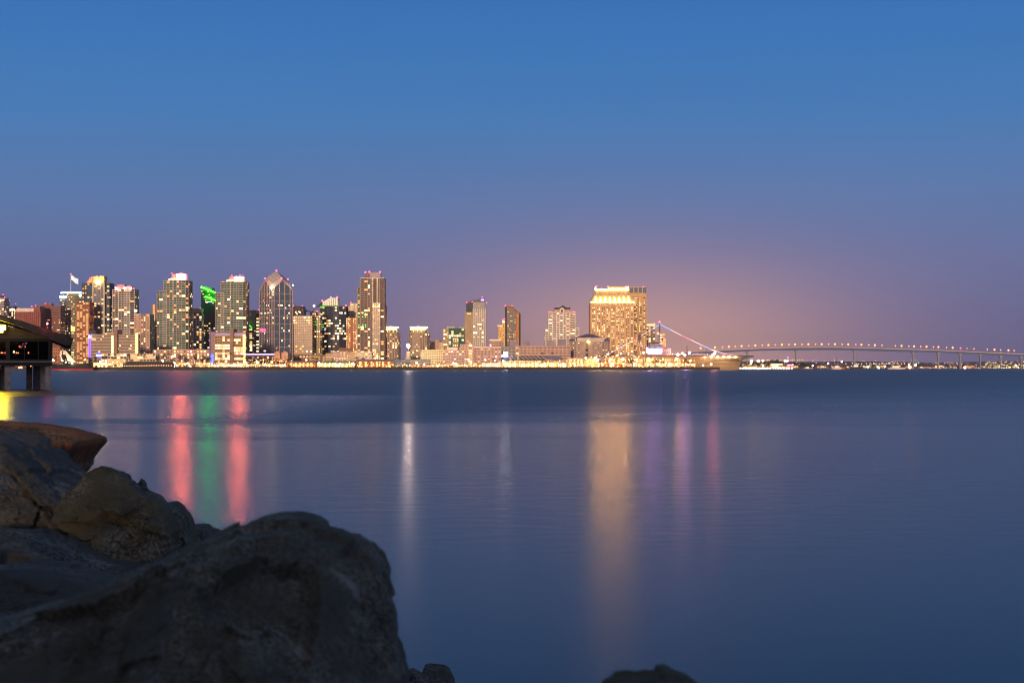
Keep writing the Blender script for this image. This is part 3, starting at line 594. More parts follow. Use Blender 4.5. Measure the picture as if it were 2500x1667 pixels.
for r in range(24):
    for c in range(6):
        if b.rng.random() < (.5 if r > 17 else .12) and (r > 3 or c < 3): b.wins.append(((X(1240.5+c*3.4, D), D-1.6), (1, 0), (0, -1), 0, Z(759.2+r*3.2, D), 1.6, 1.0, b.rng.choice([W1, W3, W5]), True, .2))
b.box('roof_band', 1234, 1251, 747, 749.2, TERRA, -.5, 4); b.beacon((1233.5, 746), (1250, 746.5)); b.done()
# white stepped tower with gabled roof
D = 2230; b = Bld('apartment_tower', 'white stepped apartment tower with dark gabled roof and arched window', 'apartment tower', 1371, D)
wk = dict(kind='ribbon', fh=2.75, cw=3.2, ww=.9, wh=.52, lit=.06, lits=[W2, W1, W5, W3], glass=GK)
for (a_, c_, yt, dd) in ((1330, 1340, 803, 4), (1338, 1349, 764, 2), (1349, 1359, 763, 0), (1359, 1366, 762, -1), (1366, 1375, 762, -3), (1375, 1382, 762, -3), (1382, 1391, 762, -1), (1391, 1405, 764, 2), (1405, 1414, 800, 4)):
    b.vol([(a_, dd), (c_, dd)], yt, wall=WHITE, edge=.9, **wk)
b.vol([(1353, 1), (1392, 1)], 752, 762, wall=PINK); b.box('cornice', 1337, 1406, 761.6, 763, WHITE, -3.6, 0)
m = MB(); RD = paint('dark_slate_roof', (.07, .06, .08)); m.front([(X(1354, D), Z(754.5, D)), (X(1354, D), Z(751, D)), (X(1365, D), Z(751, D)), (X(1374, D), Z(745.5, D)), (X(1383, D), Z(751, D)), (X(1392.5, D), Z(751, D)), (X(1392.5, D), Z(754.5, D))], D-2.5, D+20, RD); b.part('gabled_roof', m)
m = MB(); m.front([(X(1366, D), Z(763, D)), (X(1366, D), Z(755, D)), (X(1372, D), Z(750.5, D)), (X(1378, D), Z(755, D)), (X(1378, D), Z(763, D))], D-4.2, D-2.6, WHITE); b.part('gable', m)
m = MB(); m.front([(X(1369.5, D), Z(762.5, D)), (X(1369.5, D), Z(757, D)), (X(1371.8, D), Z(753.6, D)), (X(1374, D), Z(757, D)), (X(1374, D), Z(762.5, D))], D-4.6, D-4.3, GK); b.part('arched_window', m)
b.beacon((1341, 761.5), (1345.5, 762), (1400, 761), (1404, 762)); b.done()

# hotel with mansard crown
D = 2200; b = Bld('hotel_tower', 'wide tan hotel with floodlit mansard crown and thousands of small windows', 'hotel', 1494, D)
HT = paint('hotel_stone', (.55, .38, .21)); hk = dict(kind='punch', fh=2.95, lit=.42, lits=[W1, W3, W1, W2, W3], glass=GBR)
b.vol([(1440, 3), (1443.5, 0)], 741, wall=HT)
edges = [1443.5+k*11.8 for k in range(10)]
for k in range(9): b.vol([(edges[k], 0), (edges[k+1] if k < 8 else 1548, 0)], 741, wall=HT, edge=1.0, cw=3.1, ww=.62, wh=.42, sides=False, mtop=5, back=30, **hk)
m = MB()
for k in range(10): px = min(edges[k], 1547); m.box(X(px, D)-.9, X(px, D)+.9, D-.7, D, GZ, Z(745, D), paint('lit_tone_stone', (.66, .42, .22)))  # lit version of the hotel stone, brightened in the base colour
b.part('pier', m)
m = MB(); zb, zt = Z(738, D), Z(707, D); bx0, bx1, tx0, tx1 = X(1442, D), X(1549, D), X(1455.5, D), X(1533.5, D)
m.add([(bx0, D-1, zb), (bx1, D-1, zb), (bx1, D+31, zb), (bx0, D+31, zb), (tx0, D+8, zt), (tx1, D+8, zt), (tx1, D+22, zt), (tx0, D+22, zt)], [(0, 1, 5, 4), (1, 2, 6, 5), (2, 3, 7, 6), (3, 0, 4, 7), (4, 5, 6, 7)], paint('mansard_copper', (.34, .29, .21), .7, .1, .2)); b.part('mansard_roof', m)
LS = glow('lit_edge', (1, .44, .06), 75, True)
m = MB(); m.box(tx0, tx1, D+6.6, D+8.2, Z(707.4, D), Z(705, D), LS); b.part('lit_ridge', m); m = MB(); m.box(bx0, bx1, D-2.6, D-1.05, Z(739.2, D), Z(738.7, D), HT); m.box(bx0, bx1, D-2.3, D-2.0, Z(738.6, D), Z(737.6, D), LS); b.part('lit_eave', m)
for px in (1454.5, 1534): 
    m = MB(); m.tube((X(px, D), D+8, Z(708, D)), (X(px, D), D+8, Z(700, D)), .8, .5, LS); b.part('lit_finial', m)
for k in range(8):
    t = k/7; px = 1454+t*81; m = MB(); m.box(X(px, D)-.35, X(px, D)+.35, D-1.9, D-1.3, Z(737.6, D), Z(733.5, D), glow('crown_lamp', (1, .50, .08), 420, True))
    pt = (tx0+(tx1-tx0)*t*1.0); m.tube((X(px, D), D-.9, Z(731, D)), (pt, D+7.9, zt), .3, .3, paint('crown_rib', (.2, .17, .12)), 5); m.tube((X(px, D)+.2, D-1.6, Z(736, D)), (X(px, D)+(pt-X(px, D))*.5, D+3.0, Z(721.5, D)), 1.1, .15, glow('crown_flame', (1, .46, .08), 55, True), 6); b.part('crown_lamp', m)
b.box('attic', 1486, 1532, 701, 706, HT, 9, 20); b.beacon((1455, 699), (1484.5, 700), (1529, 699.5), (1534, 699.5), r=1.1); b.done()
b = Bld('hotel_tower', 'taller tan hotel wing with tall grey top windows behind the mansard hotel', 'hotel', 1556, 2246)
D = 2246; b.vol((1533, 1577.5), 700.5, wall=HT)
for k in range(4):
    b.vol([(1537+k*11, -1.5), (1545+k*11, -1.5)] if k < 4 and 1545+k*11 < 1577 else [(1570, -1.5), (1576, -1.5)], 724, wall=paint('warm_panel', (.40, .27, .15)), edge=.4, cw=2.6, ww=.7, wh=.5, sides=False, rowlit={-1: .9, -2: .9, -3: .9, -4: .9, -5: .8, -6: .8, -7: .8}, **{**hk, 'lits': [W1, W1, W3, W3]})
    b.box('tall_window', 1538+k*10.5, 1546.5+k*10.5, 702, 715, GB, -.6, 0)
b.vol([(1577.5, 3), (1579, 3)], 717, wall=HT); b.beacon((1571, 700)); b.done()
b = Bld('office_tower', 'small gridded tower with lit cornice right of the tan hotel', 'office tower', 1590, 2320)
b.vol((1578, 1599.5), 792, wall=GD, kind='grid', fh=3.5, cw=3.6, ww=.7, lit=.2, slab=TAN, mull=TAN, mw=.8, sh=.35, proud=.3, mp=.35); b.box('lit_cornice', 1578, 1599.5, 791, 795.5, W1, -.9, .2); b.beacon((1597.5, 790)); b.done(70)

# ------------------------------------------------------------------ waterfront hotels and low buildings
b = Bld('hotel_building', 'wide tan waterfront hotel with purple lit edge and bright stair column', 'hotel', 275, 2060)
D = 2060; hb = dict(kind='ribbon', fh=4.6, cw=2.6, wh=.34, lit=.035, lits=[W2, W1], glass=GD, ww=.8)
b.vol([(222, 0), (272, 0)], 816, wall=TAN, **hb); b.vol([(286, 0), (331, 0)], 816, wall=TAN, **hb)
b.vol([(278, -5), (286, -5)], 805, wall=paint('brown_plaster', (.30, .20, .14))); b.vol([(272, 1), (278, 1)], 818, wall=SAND); b.box('rooftop_housing', 220, 235, 807, 816, paint('navy_box', (.05, .06, .10)), 3, 14); b.box('rooftop_sign', 251, 288, 811.5, 815, paint('cream_sign', (.6, .42, .3)), 2, 3)
m = MB()
for k in range(10): m.box(X(272.6, D), X(276, D), D-.6, D+.9, Z(823.6+5.3*k, D), Z(819+5.3*k, D), W2)
b.part('lit_stair', m)
m = MB()
for k in range(12): m.box(X(331.5, D), X(336, D), D-1.5, D+2, Z(817+4.2*k, D), Z(813.4+4.2*k, D), glow('amber_bay', (1, .52, .12), 5, True))
b.part('lit_bay', m); m = MB(); PUR = glow('purple_strip', (.30, .12, 1), 1.4); m.box(X(216, D), X(218, D), D-.6, D+5, Z(873, D), Z(816, D), PUR); m.box(X(220.5, D), X(222, D), D-.6, D+5, Z(873, D), Z(820, D), PUR); b.part('purple_edge', m)
b.vol([(216, 6), (222, 6)], 818, wall=BROWN); m = MB(); m.ball((X(220, D), D-2, Z(822, D)), 2, glow('violet_lamp', (.75, .65, 1), 12)); b.part('roof_lamp', m); b.done()
b = Bld('hotel_building', 'tall waterfront hotel of lit balconies with violet left side', 'hotel', 555, 2040)
D = 2040; hb = dict(kind='slab', fh=3.7, cw=3.4, lit=.62, lits=[W1, W2, W3, W1, W2], glass=GD, slab=SAND, mull=SAND, mw=.4, proud=1.1, sh=.34)
b.vol([(525, 0), (561, 0)], 819, wall=BROWN, **hb); b.vol([(570, 0), (593, 0)], 819, wall=BROWN, **hb); b.vol([(562, -4), (570, -4)], 803, wall=paint('brown_plaster', (.30, .20, .14)))
b.vol([(511, 4), (515, 1)], 804, wall=paint('violet_plaster', (.22, .17, .32))); b.vol([(515, 0), (525, 0)], 810, wall=paint('mauve_plaster', (.32, .22, .24))); b.vol([(525, 1), (600, 1)], 811, 819, wall=paint('mauve_plaster', (.36, .24, .22)), back=20)
b.box('lit_coping', 526, 600, 816, 817, glow('lilac_coping', (.6, .5, 1), 1.5), -1.6, -.5)
m = MB()
for k in range(19): m.box(X(593.6, D), X(598.5, D), D-1.5, D+2, Z(821+4*k, D), Z(817.6+4*k, D), glow('amber_bay', (1, .52, .12), 5, True))
b.part('lit_bay', m); m = MB()
for k in range(26): m.ball((X(519+3*math.sin(k*2.1), D), D-3, Z(866+k*1, D)), .8, glow('blue_tree_light', (.10, .14, 1), 4), 5, 3)
b.part('blue_fairy_lights', m); b.done()
def low(label, x0, x1, yt, D, wall, name='low_building', cat='building', back=16, fin=True, **k):
    b = Bld(name, label, cat, (x0+x1)/2, D); b.vol((x0, x1), yt, wall=wall, back=back, **k)
    return b.done() if fin else b
low('orange brick corner building seen behind the old sailing ship', 125, 146, 848, 1960, TERRA, kind='punch', fh=4.5, cw=3, ww=.5, wh=.4, lit=.15)
for (xa, xb, lab) in ((247, 309, 'left white three-storey terrace building with lit galleries'), (319, 380, 'right white three-storey terrace building with lit galleries')):
    low(lab, xa, xb, 863, 1900, GD, name='terrace_building', kind='grid', fh=3.2, cw=4.2, ww=.8, lit=.3, lits=[W1, W3, W5], slab=paint('lit_tone_gallery', (.80, .60, .42)), mull=WHITE, mw=.7, sh=.3, proud=.5, mp=.6, mtop=.2, mbot=.4)  # warm lit look of the white galleries put into the slab colour
low('pale brown podium building behind the trees under the left twin tower', 366, 520, 853, 2120, PINK, kind='punch', fh=5, cw=5, ww=.5, wh=.5, lit=.22, lits=[W1, W2, W5])
b = low('dark low arcade with a violet lit roof edge before the pyramid tower', 600, 672, 865, 1960, paint('dark_plaster', (.07, .06, .06)), fin=False, kind='punch', fh=6, cw=7, ww=.4, wh=.4, lit=.2)
b.box('violet_roof_edge', 599, 672, 863.5, 866, glow('violet_edge', (.62, .35, 1), 3.2), -1, .5); b.done()
b = Bld('church_tower_pavilion', 'small sandstone pavilion with two domed turrets before the pyramid tower', 'pavilion', 688, 1930)
D = 1930; PKS = paint('pink_sandstone', (.62, .36, .24)); b.vol((669, 684), 861, wall=PKS); b.vol((687, 703), 861, wall=PKS); m = MB()
for c in (677, 695):
    m.tube((X(c, D), D+4, Z(861, D)), (X(c, D), D+4, Z(857, D)), 3.2, 2.6, PKS, 8); m.tube((X(c, D), D+4, Z(857, D)), (X(c, D), D+4, Z(853.5, D)), 2.4, .5, DARK, 8); m.tube((X(c, D), D+4, Z(853.5, D)), (X(c, D), D+4, Z(851, D)), .5, .1, DARK, 6)
b.part('turret', m); m = MB(); m.front([(X(693, D), GZ), (X(693, D), Z(867, D)), (X(695, D), Z(864.5, D)), (X(697, D), Z(867, D)), (X(697, D), GZ)], D-.3, D+.2, GK); b.part('arch', m); b.done()
b = Bld('arcade_building', 'dark low building with round arched lit windows under the brown banded block', 'building', 745, 2000)
D = 2000; b.vol((716, 805), 865, wall=BROWN)
for k in range(4):
    m = MB(); c = 734+k*8; m.front([(X(c+3*math.cos(a*math.pi/8), D), Z(873-5*math.sin(a*math.pi/8), D)) for a in range(9)], D-.3, D, W3); b.part('arched_window', m)
b.box('lit_wall', 755, 782, 869, 880, SAND, -1, 0); b.done()
low('tan block with tall narrow windows behind the waterfront sheds', 795, 812, 862, 1960, SAND)
b = Bld('county_building', 'cream stone block of small windows with a stepped pinkish left wing', 'building', 860, 1930)
b.vol((811, 850), 857, wall=PINK, kind='punch', fh=3.4, cw=2.2, ww=.42, wh=.5, lit=.35, lits=[W3, W1]); b.vol((850, 866), 859, wall=SAND); b.vol((866, 907), 859, wall=CREAM, kind='punch', fh=4.6, cw=4.4, ww=.5, wh=.5, lit=.25, lits=[W3, W1]); b.box('penthouse', 828, 858, 849, 857, BROWN, 4, 14); b.done()
# long navy blocks
NB = dict(kind='punch', glass=GK, lits=[W1, W3, W4, W5])
b = Bld('office_building', 'yellowish left block of the long low office complex', 'office building', 1054, 1960)
b.vol((1027, 1081), 854, wall=paint('yellow_plaster', (.66, .56, .30)), fh=3.5, cw=3.1, ww=.55, wh=.42, lit=.03, **NB); b.done()
b = Bld('office_building', 'pink middle block of the long office complex with a taller blank tower', 'office building', 1110, 1950)
b.vol((1081, 1140), 854, wall=PINK, fh=3.5, cw=3.8, ww=.62, wh=.42, lit=.12, **NB); b.box('rooftop_vault', 1091, 1117, 848, 854, WHITE, 4, 14); b.vol([(1123, 4), (1141, 4)], 840, wall=PINK, fh=3.5, cw=4, ww=.4, wh=.4, lit=0, **NB)
b.vol([(1141, -3), (1156, -3)], 839, wall=paint('peach_plaster', (.60, .40, .28)), fh=3.8, cw=8, ww=.5, wh=.45, lit=.5, **NB); b.done()
b = Bld('office_building', 'pink gridded block right of the blank tower with coloured windows', 'office building', 1190, 1950)
b.vol((1156, 1224), 848, wall=PINK, fh=3.5, cw=4.6, ww=.5, wh=.5, lit=.22, kind='punch', glass=GK, lits=[W1, W3, W4, W5, glow('magenta_window', (1, .1, .3), 1)]); b.box('lit_cornice', 1157, 1223, 846.8, 848, glow('pink_cornice', (1, .45, .38), 1.2), -.5, .5); b.done()
b = Bld('office_building', 'long pink four-storey block with short dark window strips', 'office building', 1309, 2010)
b.vol((1223, 1258), 846, wall=GREY, fh=4, cw=5.6, ww=.6, wh=.32, lit=.0, **NB); b.vol([(1258, -1), (1393, -1)], 844.5, wall=PINK, fh=4, cw=5.6, ww=.66, wh=.30, lit=.03, **NB)
for xa, xb, yt in ((1219, 1229, 832), (1245, 1265, 832), (1276, 1293, 832), (1336, 1352, 832), (1362, 1382, 828)): b.box('rooftop_housing', xa, xb, yt, 845.5, paint('mauve_housing', (.28, .24, .28)), 5, 14)
b.vol([(1200, 3), (1222, 3)], 832, wall=PINK, fh=4, cw=3.6, ww=.5, wh=.5, lit=0, **NB); b.done()
# octagonal suites hotel
D = 2060; b = Bld('hotel_building', 'octagonal tan hotel with hipped dark roof and corner domes', 'hotel', 1441, D)
sk_ = dict(kind='punch', fh=3.6, cw=4, ww=.3, wh=.42, lit=.14, lits=[W1, W3], glass=GK); TM = paint('mauve_tan', (.40, .30, .25))
b.vol([(1392, 8), (1408, 2), (1418, 2)], 833, wall=TM, **sk_); b.vol([(1418, 2), (1430, 0)], 833, wall=TM); b.vol([(1430, 0), (1436, 0)], 833, wall=DARK, **{**sk_, 'cw': 4, 'lit': .9, 'ww': .5}); b.vol([(1436, 0), (1445, 1)], 833, wall=TM); b.vol([(1445, 1), (1470, 2), (1489, 9)], 833, wall=TM, **sk_)
m = MB(); rb = [(1408, 8), (1474, 8), (1480, 34), (1402, 34)]; zb = Z(824, D); bs = [(X(p, D), D+d, zb) for p, d in rb]; m.add(bs+[(X(1434, D), D+20, Z(814.5, D)), (X(1446, D), D+20, Z(814.5, D))], [(0, 1, 5, 4), (1, 2, 5), (2, 3, 4, 5), (3, 0, 4), (0, 1, 2, 3)], ROOFB); b.part('hipped_roof', m)
b.vol([(1408, 9), (1474, 9)], 824, 833, wall=paint('pale_drum', (.5, .42, .38)))
for c in (1397, 1483):
    m = MB(); m.tube((X(c, D), D+8, Z(833, D)), (X(c, D), D+8, Z(828, D)), 4.6, 3.6, ROOFB, 10); m.tube((X(c, D), D+8, Z(828, D)), (X(c, D), D+8, Z(824.5, D)), 3.6, .3, ROOFB, 10); b.part('corner_dome', m)
m = MB(); m.ball((X(1436, D), D-2, Z(834, D)), 1.7, glow('yellow_lamp', (1, .85, .12), 30)); b.part('roof_lamp', m); b.done()
# ---- sheds on the quay
def shed(label, x0, x1, yr, ye, D, wall, roof, openings, opmat=HALLW, name='shed', depth=26, yb=897.2):
    t = thing(name, label, 'shed', (X((x0+x1)/2, D), D, GZ)); m = MB(); z0 = GZ
    m.box(X(x0, D), X(x1, D), D+.6, D+depth, z0, Z(ye, D), wall); m.build('wall', t)
    m = MB(); m.front([(X(x0-1, D), Z(ye, D)), (X(x0+2, D), Z(yr+.8, D)), (X((x0+x1)/2, D), Z(yr, D)), (X(x1-2, D), Z(yr+.8, D)), (X(x1+1, D), Z(ye, D))], D-.6, D+depth+1, roof); m.build('roof', t)
    for c, wd in openings:
        m = MB(); m.box(X(c-wd/2, D), X(c+wd/2, D), D+.2, D+.55, z0+.3, Z(ye+1.6, D), opmat); m.build('lit_doorway', t)
    return t
AM = glow('amber_doorway', (1, .36, .08), 2.2, True); AMW = glow('white_doorway', (1, .58, .2), 3.4, True)
shed('long shed with blue grey roof and six lit orange bays, left one', 700, 772, 881, 884, 1860, TERRA, ROOFB, [(711, 5), (722, 5), (732, 5), (741, 5), (751, 5), (760, 5)], AM)
shed('long shed with pale curved roof and glowing orange bays beside the grey port shed', 869, 962, 876.5, 881, 1855, TERRA, ROOFB, [(879, 5), (893, 5), (907, 4.5), (920, 5), (935, 5), (949, 5)], AM)
t = thing('port_shed', 'long blue grey port shed with white lettering along its top', 'shed', (X(1005, 1850), 1850, GZ)); D = 1850
m = MB(); m.box(X(962, D), X(1000, D), D, D+24, GZ, Z(877.5, D), BLUEGREY); m.box(X(1000, D), X(1048, D), D+.4, D+24, GZ, Z(877.5, D), paint('grey_siding', (.30, .31, .30))); m.build('wall', t)
m = MB(); m.box(X(963, D), X(1000, D), D-.5, D-.05, GZ, Z(892, D), paint('teal_siding', (.06, .15, .17))); m.build('teal_base', t)
fc = bpy.data.curves.new('lettering', 'FONT'); fc.body = 'PORT OF SAN DIEGO'; fc.size = 1.9; fc.extrude = .06; fc.space_character = 1.35
fo = bpy.data.objects.new('lettering', fc); COL.objects.link(fo); fo.rotation_euler = (R(90), 0, 0); dg = bpy.context.evaluated_depsgraph_get()
me = bpy.data.meshes.new_from_object(fo.evaluated_get(dg)); bpy.data.objects.remove(fo); me.materials.clear(); me.materials.append(paint('white_letter', (.8, .8, .78)))
o = bpy.data.objects.new('lettering', me); COL.objects.link(o); o.parent = t; o.rotation_euler = (R(90), 0, 0); o.location = (X(980.5, D)-t['org'][0], -.12, Z(882.4, D)-GZ)
# glass pavilion frame with white steel portal frames
D = 1850; t = thing('steel_frame_pavilion', 'open white steel frame pavilion with bright rooms on the quay', 'pavilion', (X(812, D), D, GZ)); m = MB()
for xa, xb, yt in ((789, 811, 871), (811, 823, 872)):
    for px in (xa, xb): m.box(X(px, D)-.35, X(px, D)+.35, D-1, D-.4, GZ, Z(yt, D), WHITE); m.box(X(px, D)-.35, X(px, D)+.35, D+9, D+9.6, GZ, Z(yt, D), WHITE)
    m.box(X(xa, D), X(xb, D), D-1.1, D-.3, Z(yt+1, D), Z(yt, D), WHITE); m.box(X(xa, D), X(xb, D), D+8.9, D+9.7, Z(yt+1, D), Z(yt, D), WHITE)
m.build('portal_frame', t); m = MB(); m.box(X(774, D), X(866, D), D+2, D+18, Z(886, D), Z(881, D), paint('green_glass_wall', (.10, .16, .14))); m.build('upper_wall', t)
m = MB(); rq = random.Random(21)
for k in range(26): px = 775+k*3.5; m.box(X(px, D), X(px+2.6, D), D+1.9, D+2.4, GZ+.4, Z(887.5-rq.uniform(0, 2), D), rq.choice([HALLW, HALL, glow('yellow_hall', (1, .80, .25), 5), HALL]))
m.box(X(774, D), X(866, D), D+2.4, D+18, GZ, Z(887, D), CREAM); m.build('lit_rooms', t)
# gabled cream tent-like shed and small ones right of the port shed
for (lab, x0, x1, yr, ye, wl, rf, dl) in (('pink roofed cream shed with one bright flood lit wall', 1060, 1118, 884, 889, CREAM, paint('pink_roof', (.50, .32, .28)), -6), ('small white cabin building beside the cream shed', 1030, 1060, 890, 891, WHITE, WHITE, -12), ('warm lit cabin with orange flood lit front beside the grey port shed', 1001, 1028, 889, 891, CREAM, TERRA, -10)):
    D = 1850+dl; shed(lab, x0, x1, yr, ye, D, wl, rf, [(x0+6+k*7, 2.6) for k in range(int((x1-x0)/7))], HALL if x0 > 1050 else AM, depth=9)
# cruise terminal with ribbed roofs
D = 1845; t = thing('cruise_terminal', 'brightly lit cruise terminal with slanted ribbed roofs and V shaped canopy', 'terminal', (X(1305, D), D, GZ))
m = MB(); m.box(X(1222, D), X(1385, D), D+4, D+40, GZ, Z(884, D), CREAM); m.build('wall', t)
m = MB(); m.front([(X(1225, D), Z(880, D)), (X(1232, D), Z(869, D)), (X(1320, D), Z(868, D)), (X(1333, D), Z(880, D))], D+3, D+36, paint('dark_glass_roof', (.06, .07, .12), .5)); m.front([(X(1333.3, D), Z(876.6, D)), (X(1321, D), Z(868, D)), (X(1362, D), Z(868, D)), (X(1379, D), Z(876, D)), (X(1362, D), Z(881.5, D))], D+1, D+34, ROOFB); m.build('roof', t)
m = MB()
for k in range(9): px = 1236+k*10.5; m.front([(X(px, D), Z(868.6, D)), (X(px+1.6, D), Z(868.6, D)), (X(px+13.6, D), Z(877, D)), (X(px+12, D), Z(877, D))], D+1.8, D+2.9, paint('tan_rib', (.75, .55, .32)))  # ribs share one tan colour
m.front([(X(1333, D), Z(876.8, D)), (X(1362, D), Z(881.8, D)), (X(1388, D), Z(877, D)), (X(1388, D), Z(878.4, D)), (X(1362, D), Z(883.4, D)), (X(1333, D), Z(878.4, D))], D-2, D+.6, paint('tan_rib', (.75, .55, .32))); m.build('roof_rib', t)
for k in range(14):
    px = 1227+k*11.2; m = MB(); m.box(X(px, D)-.5, X(px, D)+.5, D-.6, D+.4, GZ, Z(880, D), SAND); m.build('column', t)
rq = random.Random(31)
for k in range(28):
    px = 1228+k*5.55; m = MB(); m.box(X(px, D), X(px+rq.uniform(3, 5), D), D+3.6, D+3.9, GZ+.3, Z(rq.uniform(884.5, 888.5), D), rq.choice([HALLW, HALLW, HALL, AMW])); m.build('lit_doorway', t)
m = MB()
for k in range(13): px = 1242+k*6.2; m.box(X(px, D), X(px+4.6, D), D+3.5, D+3.7, Z(883.4, D), Z(881, D), W1)
m.build('clerestory', t)
m = MB(); m.box(X(1229, D), X(1239, D), D-1, D+3, Z(870, D), Z(860, D), glow('ice_white_sign', (.78, .82, 1), 55, True)); m.box(X(1224, D), X(1240, D), D+.5, D+2, Z(872, D), Z(866, D), glow('blue_sign_glow', (.15, .35, 1), 4)); m.build('lit_sign_board', t)
m = MB()
for px in (1263, 1268): m.tube((X(px, D), D-1, GZ), (X(1265.5, D)+(px-1265.5)*.1, D-1, Z(862, D)), .35, .25, paint('lit_tone_mast', (.8, .6, .35)))  # mast coloured as if lit, without emission
m.build('mast', t)
t = shed('cream flat-roofed terminal with dark window row right of the V canopy', 1384, 1428, 873.5, 876, 1850, CREAM, CREAM, [(1393, 4), (1403, 4), (1412, 3), (1420, 4)], AMW, name='terminal_building', depth=30)
m = MB()
for k in range(5): m.box(X(1388+k*7.8, 1850), X(1394+k*7.8, 1850), 1849.6, 1850.4, Z(883, 1850), Z(881, 1850), GK)
m.build('window_row', t); 
t = shed('bright cream terminal hall beside the carrier stern', 1429, 1462, 873.5, 876, 1846, paint('bright_cream', (.78, .62, .36)), CREAM, [(1436, 7), (1447, 7), (1457, 6)], HALL, name='terminal_building', depth=30)
low('red brick kiosk row low on the quay below the brown banded block', 610, 698, 888, 1850, TERRA, name='restaurant', kind='grid', fh=3.2, cw=3, ww=.85, lit=.75, lits=[HALLW, HALL, W2, W5, AM], slab=DARK, mull=BROWN, sh=.2, mbot=.3, mtop=.3)
low('seafood restaurant with bright rows of windows right of the dark ship', 424, 520, 885, 1850, BROWN, name='restaurant', kind='grid', fh=2.6, cw=3.2, ww=.8, lit=.5, lits=[HALL, W5, W2], slab=DARK, mull=BROWN, sh=.25, mbot=.3, mtop=.3)
low('low bright cafe row under the balcony hotel', 520, 608, 889, 1852, CREAM, name='restaurant', kind='punch', fh=3, cw=4.4, ww=.8, wh=.75, lit=.85, lits=[HALLW, W2, HALL], mbot=.3, mtop=.2)
low('glowing fish restaurant on the quay right of the old sailing ship', 228, 272, 886, 1815, BROWN, name='restaurant', back=9, kind='grid', fh=2.5, cw=2.6, ww=.85, lit=.95, lits=[HALLW, HALLW, AMW, W2], slab=SAND, mull=SAND, sh=.15, mbot=.2, mtop=.2)
low('white lit boat house between the office complex and the terminal', 1176, 1222, 886, 1850, WHITE, name='boat_house', kind='punch', fh=2.6, cw=2.8, ww=.6, wh=.5, lit=.8, lits=[HALLW, W2, W4], mbot=.3, mtop=.3)
low('row of pale shops in front of the pink middle office block', 1118, 1176, 889, 1852, SAND, name='shop_row', kind='punch', fh=2.8, cw=4, ww=.7, wh=.6, lit=.6, lits=[HALL, W2, W5], mbot=.3, mtop=.3)
t = thing('blue_oval_sign', 'round blue sign with a white lit bar above the quay restaurant', 'sign', (X(241, 1880), 1880, GZ)); D = 1880
m = MB(); m.front([(X(241+7*math.cos(a*math.pi/12), D), Z(867.5-6.5*math.sin(a*math.pi/12), D)) for a in range(24)], D, D+1, glow('blue_disc', (.03, .08, .9), 1.2)); m.build('disc', t)
m = MB(); m.box(X(235, D), X(247, D), D-.4, D-.05, Z(869, D), Z(866.2, D), glow('blue_white_bar', (.7, .8, 1), 6)); m.build('lit_bar', t); m = MB(); m.tube((X(241, D), D+.5, GZ), (X(241, D), D+.5, Z(873, D)), .4, .4, DARK); m.build('post', t)
t = thing('red_neon_sign', 'small square red neon sign above the dark trees', 'sign', (X(466, 1890), 1890, GZ)); D = 1890
m = MB(); m.box(X(462, D), X(470, D), D, D+.8, Z(862, D), Z(854.5, D), glow('red_disc', (.9, .02, .03), 1.1)); m.build('board', t); m = MB(); m.box(X(464.5, D), X(467.5, D), D-.3, D-.05, Z(860.5, D), Z(855.5, D), glow('pink_neon', (1, .25, .3), 7)); m.build('neon_bar', t); m = MB(); m.tube((X(466, D), D+.4, GZ), (X(466, D), D+.4, Z(862, D)), .35, .35, DARK); m.build('post', t)

# ------------------------------------------------------------------ trees
LEAF = paint('dark_foliage', (.045, .06, .03), .9, .5, 1.2); LEAFO = paint('olive_foliage', (.09, .085, .035), .9, .5, 1.2); BARK = paint('bark', (.12, .08, .05))
def tree(px, yt, wpx, D, label, base=GZ, group='broad trees along the waterfront', leaf=LEAF, seed=0, n=260):
    rq = random.Random(seed*13+int(px)); z1 = Z(yt, D); hgt = z1-base; rx_ = wpx/2/F*D
    t = thing('tree', label, 'tree', (X(px, D), D, base), group); m = MB(); c0 = (X(px, D), D, base+hgt*.35)
    m.tube((X(px, D), D, base), c0, hgt*.035, hgt*.025, BARK)
    for k in range(5):
        a = k*1.26+rq.random(); m.tube(c0, (c0[0]+rx_*.55*math.cos(a), D+rx_*.55*math.sin(a), base+hgt*rq.uniform(.55, .8)), hgt*.02, hgt*.006, BARK, 5)
    m.build('trunk', t); m = MB()
    cl = [(rq.uniform(-.62, .62), rq.uniform(-.6, .6), rq.uniform(-.45, .5), rq.uniform(.3, .5)) for _ in range(11)]
    for k in range(n):
        c = rq.choice(cl); v = Vector((rq.gauss(0, 1), rq.gauss(0, 1), rq.gauss(0, 1))).normalized()*c[3]*rq.uniform(.6, 1.1)
        p = Vector((X(px, D)+(c[0]+v.x)*rx_*.85, D+(c[1]+v.y)*rx_*.8, base+hgt*(.66+(c[2]+v.z)*.33)))
        s_ = rx_*rq.uniform(.06, .15); u = Vector((rq.gauss(0, 1), rq.gauss(0, 1), rq.gauss(0, 1))).normalized(); v2 = u.orthogonal().normalized(); w2 = u.cross(v2)
        m.add([p-v2*s_, p+w2*s_*.7, p+v2*s_, p-w2*s_*.7], [(0, 1, 2, 3)], leaf)
    m.build('crown', t)
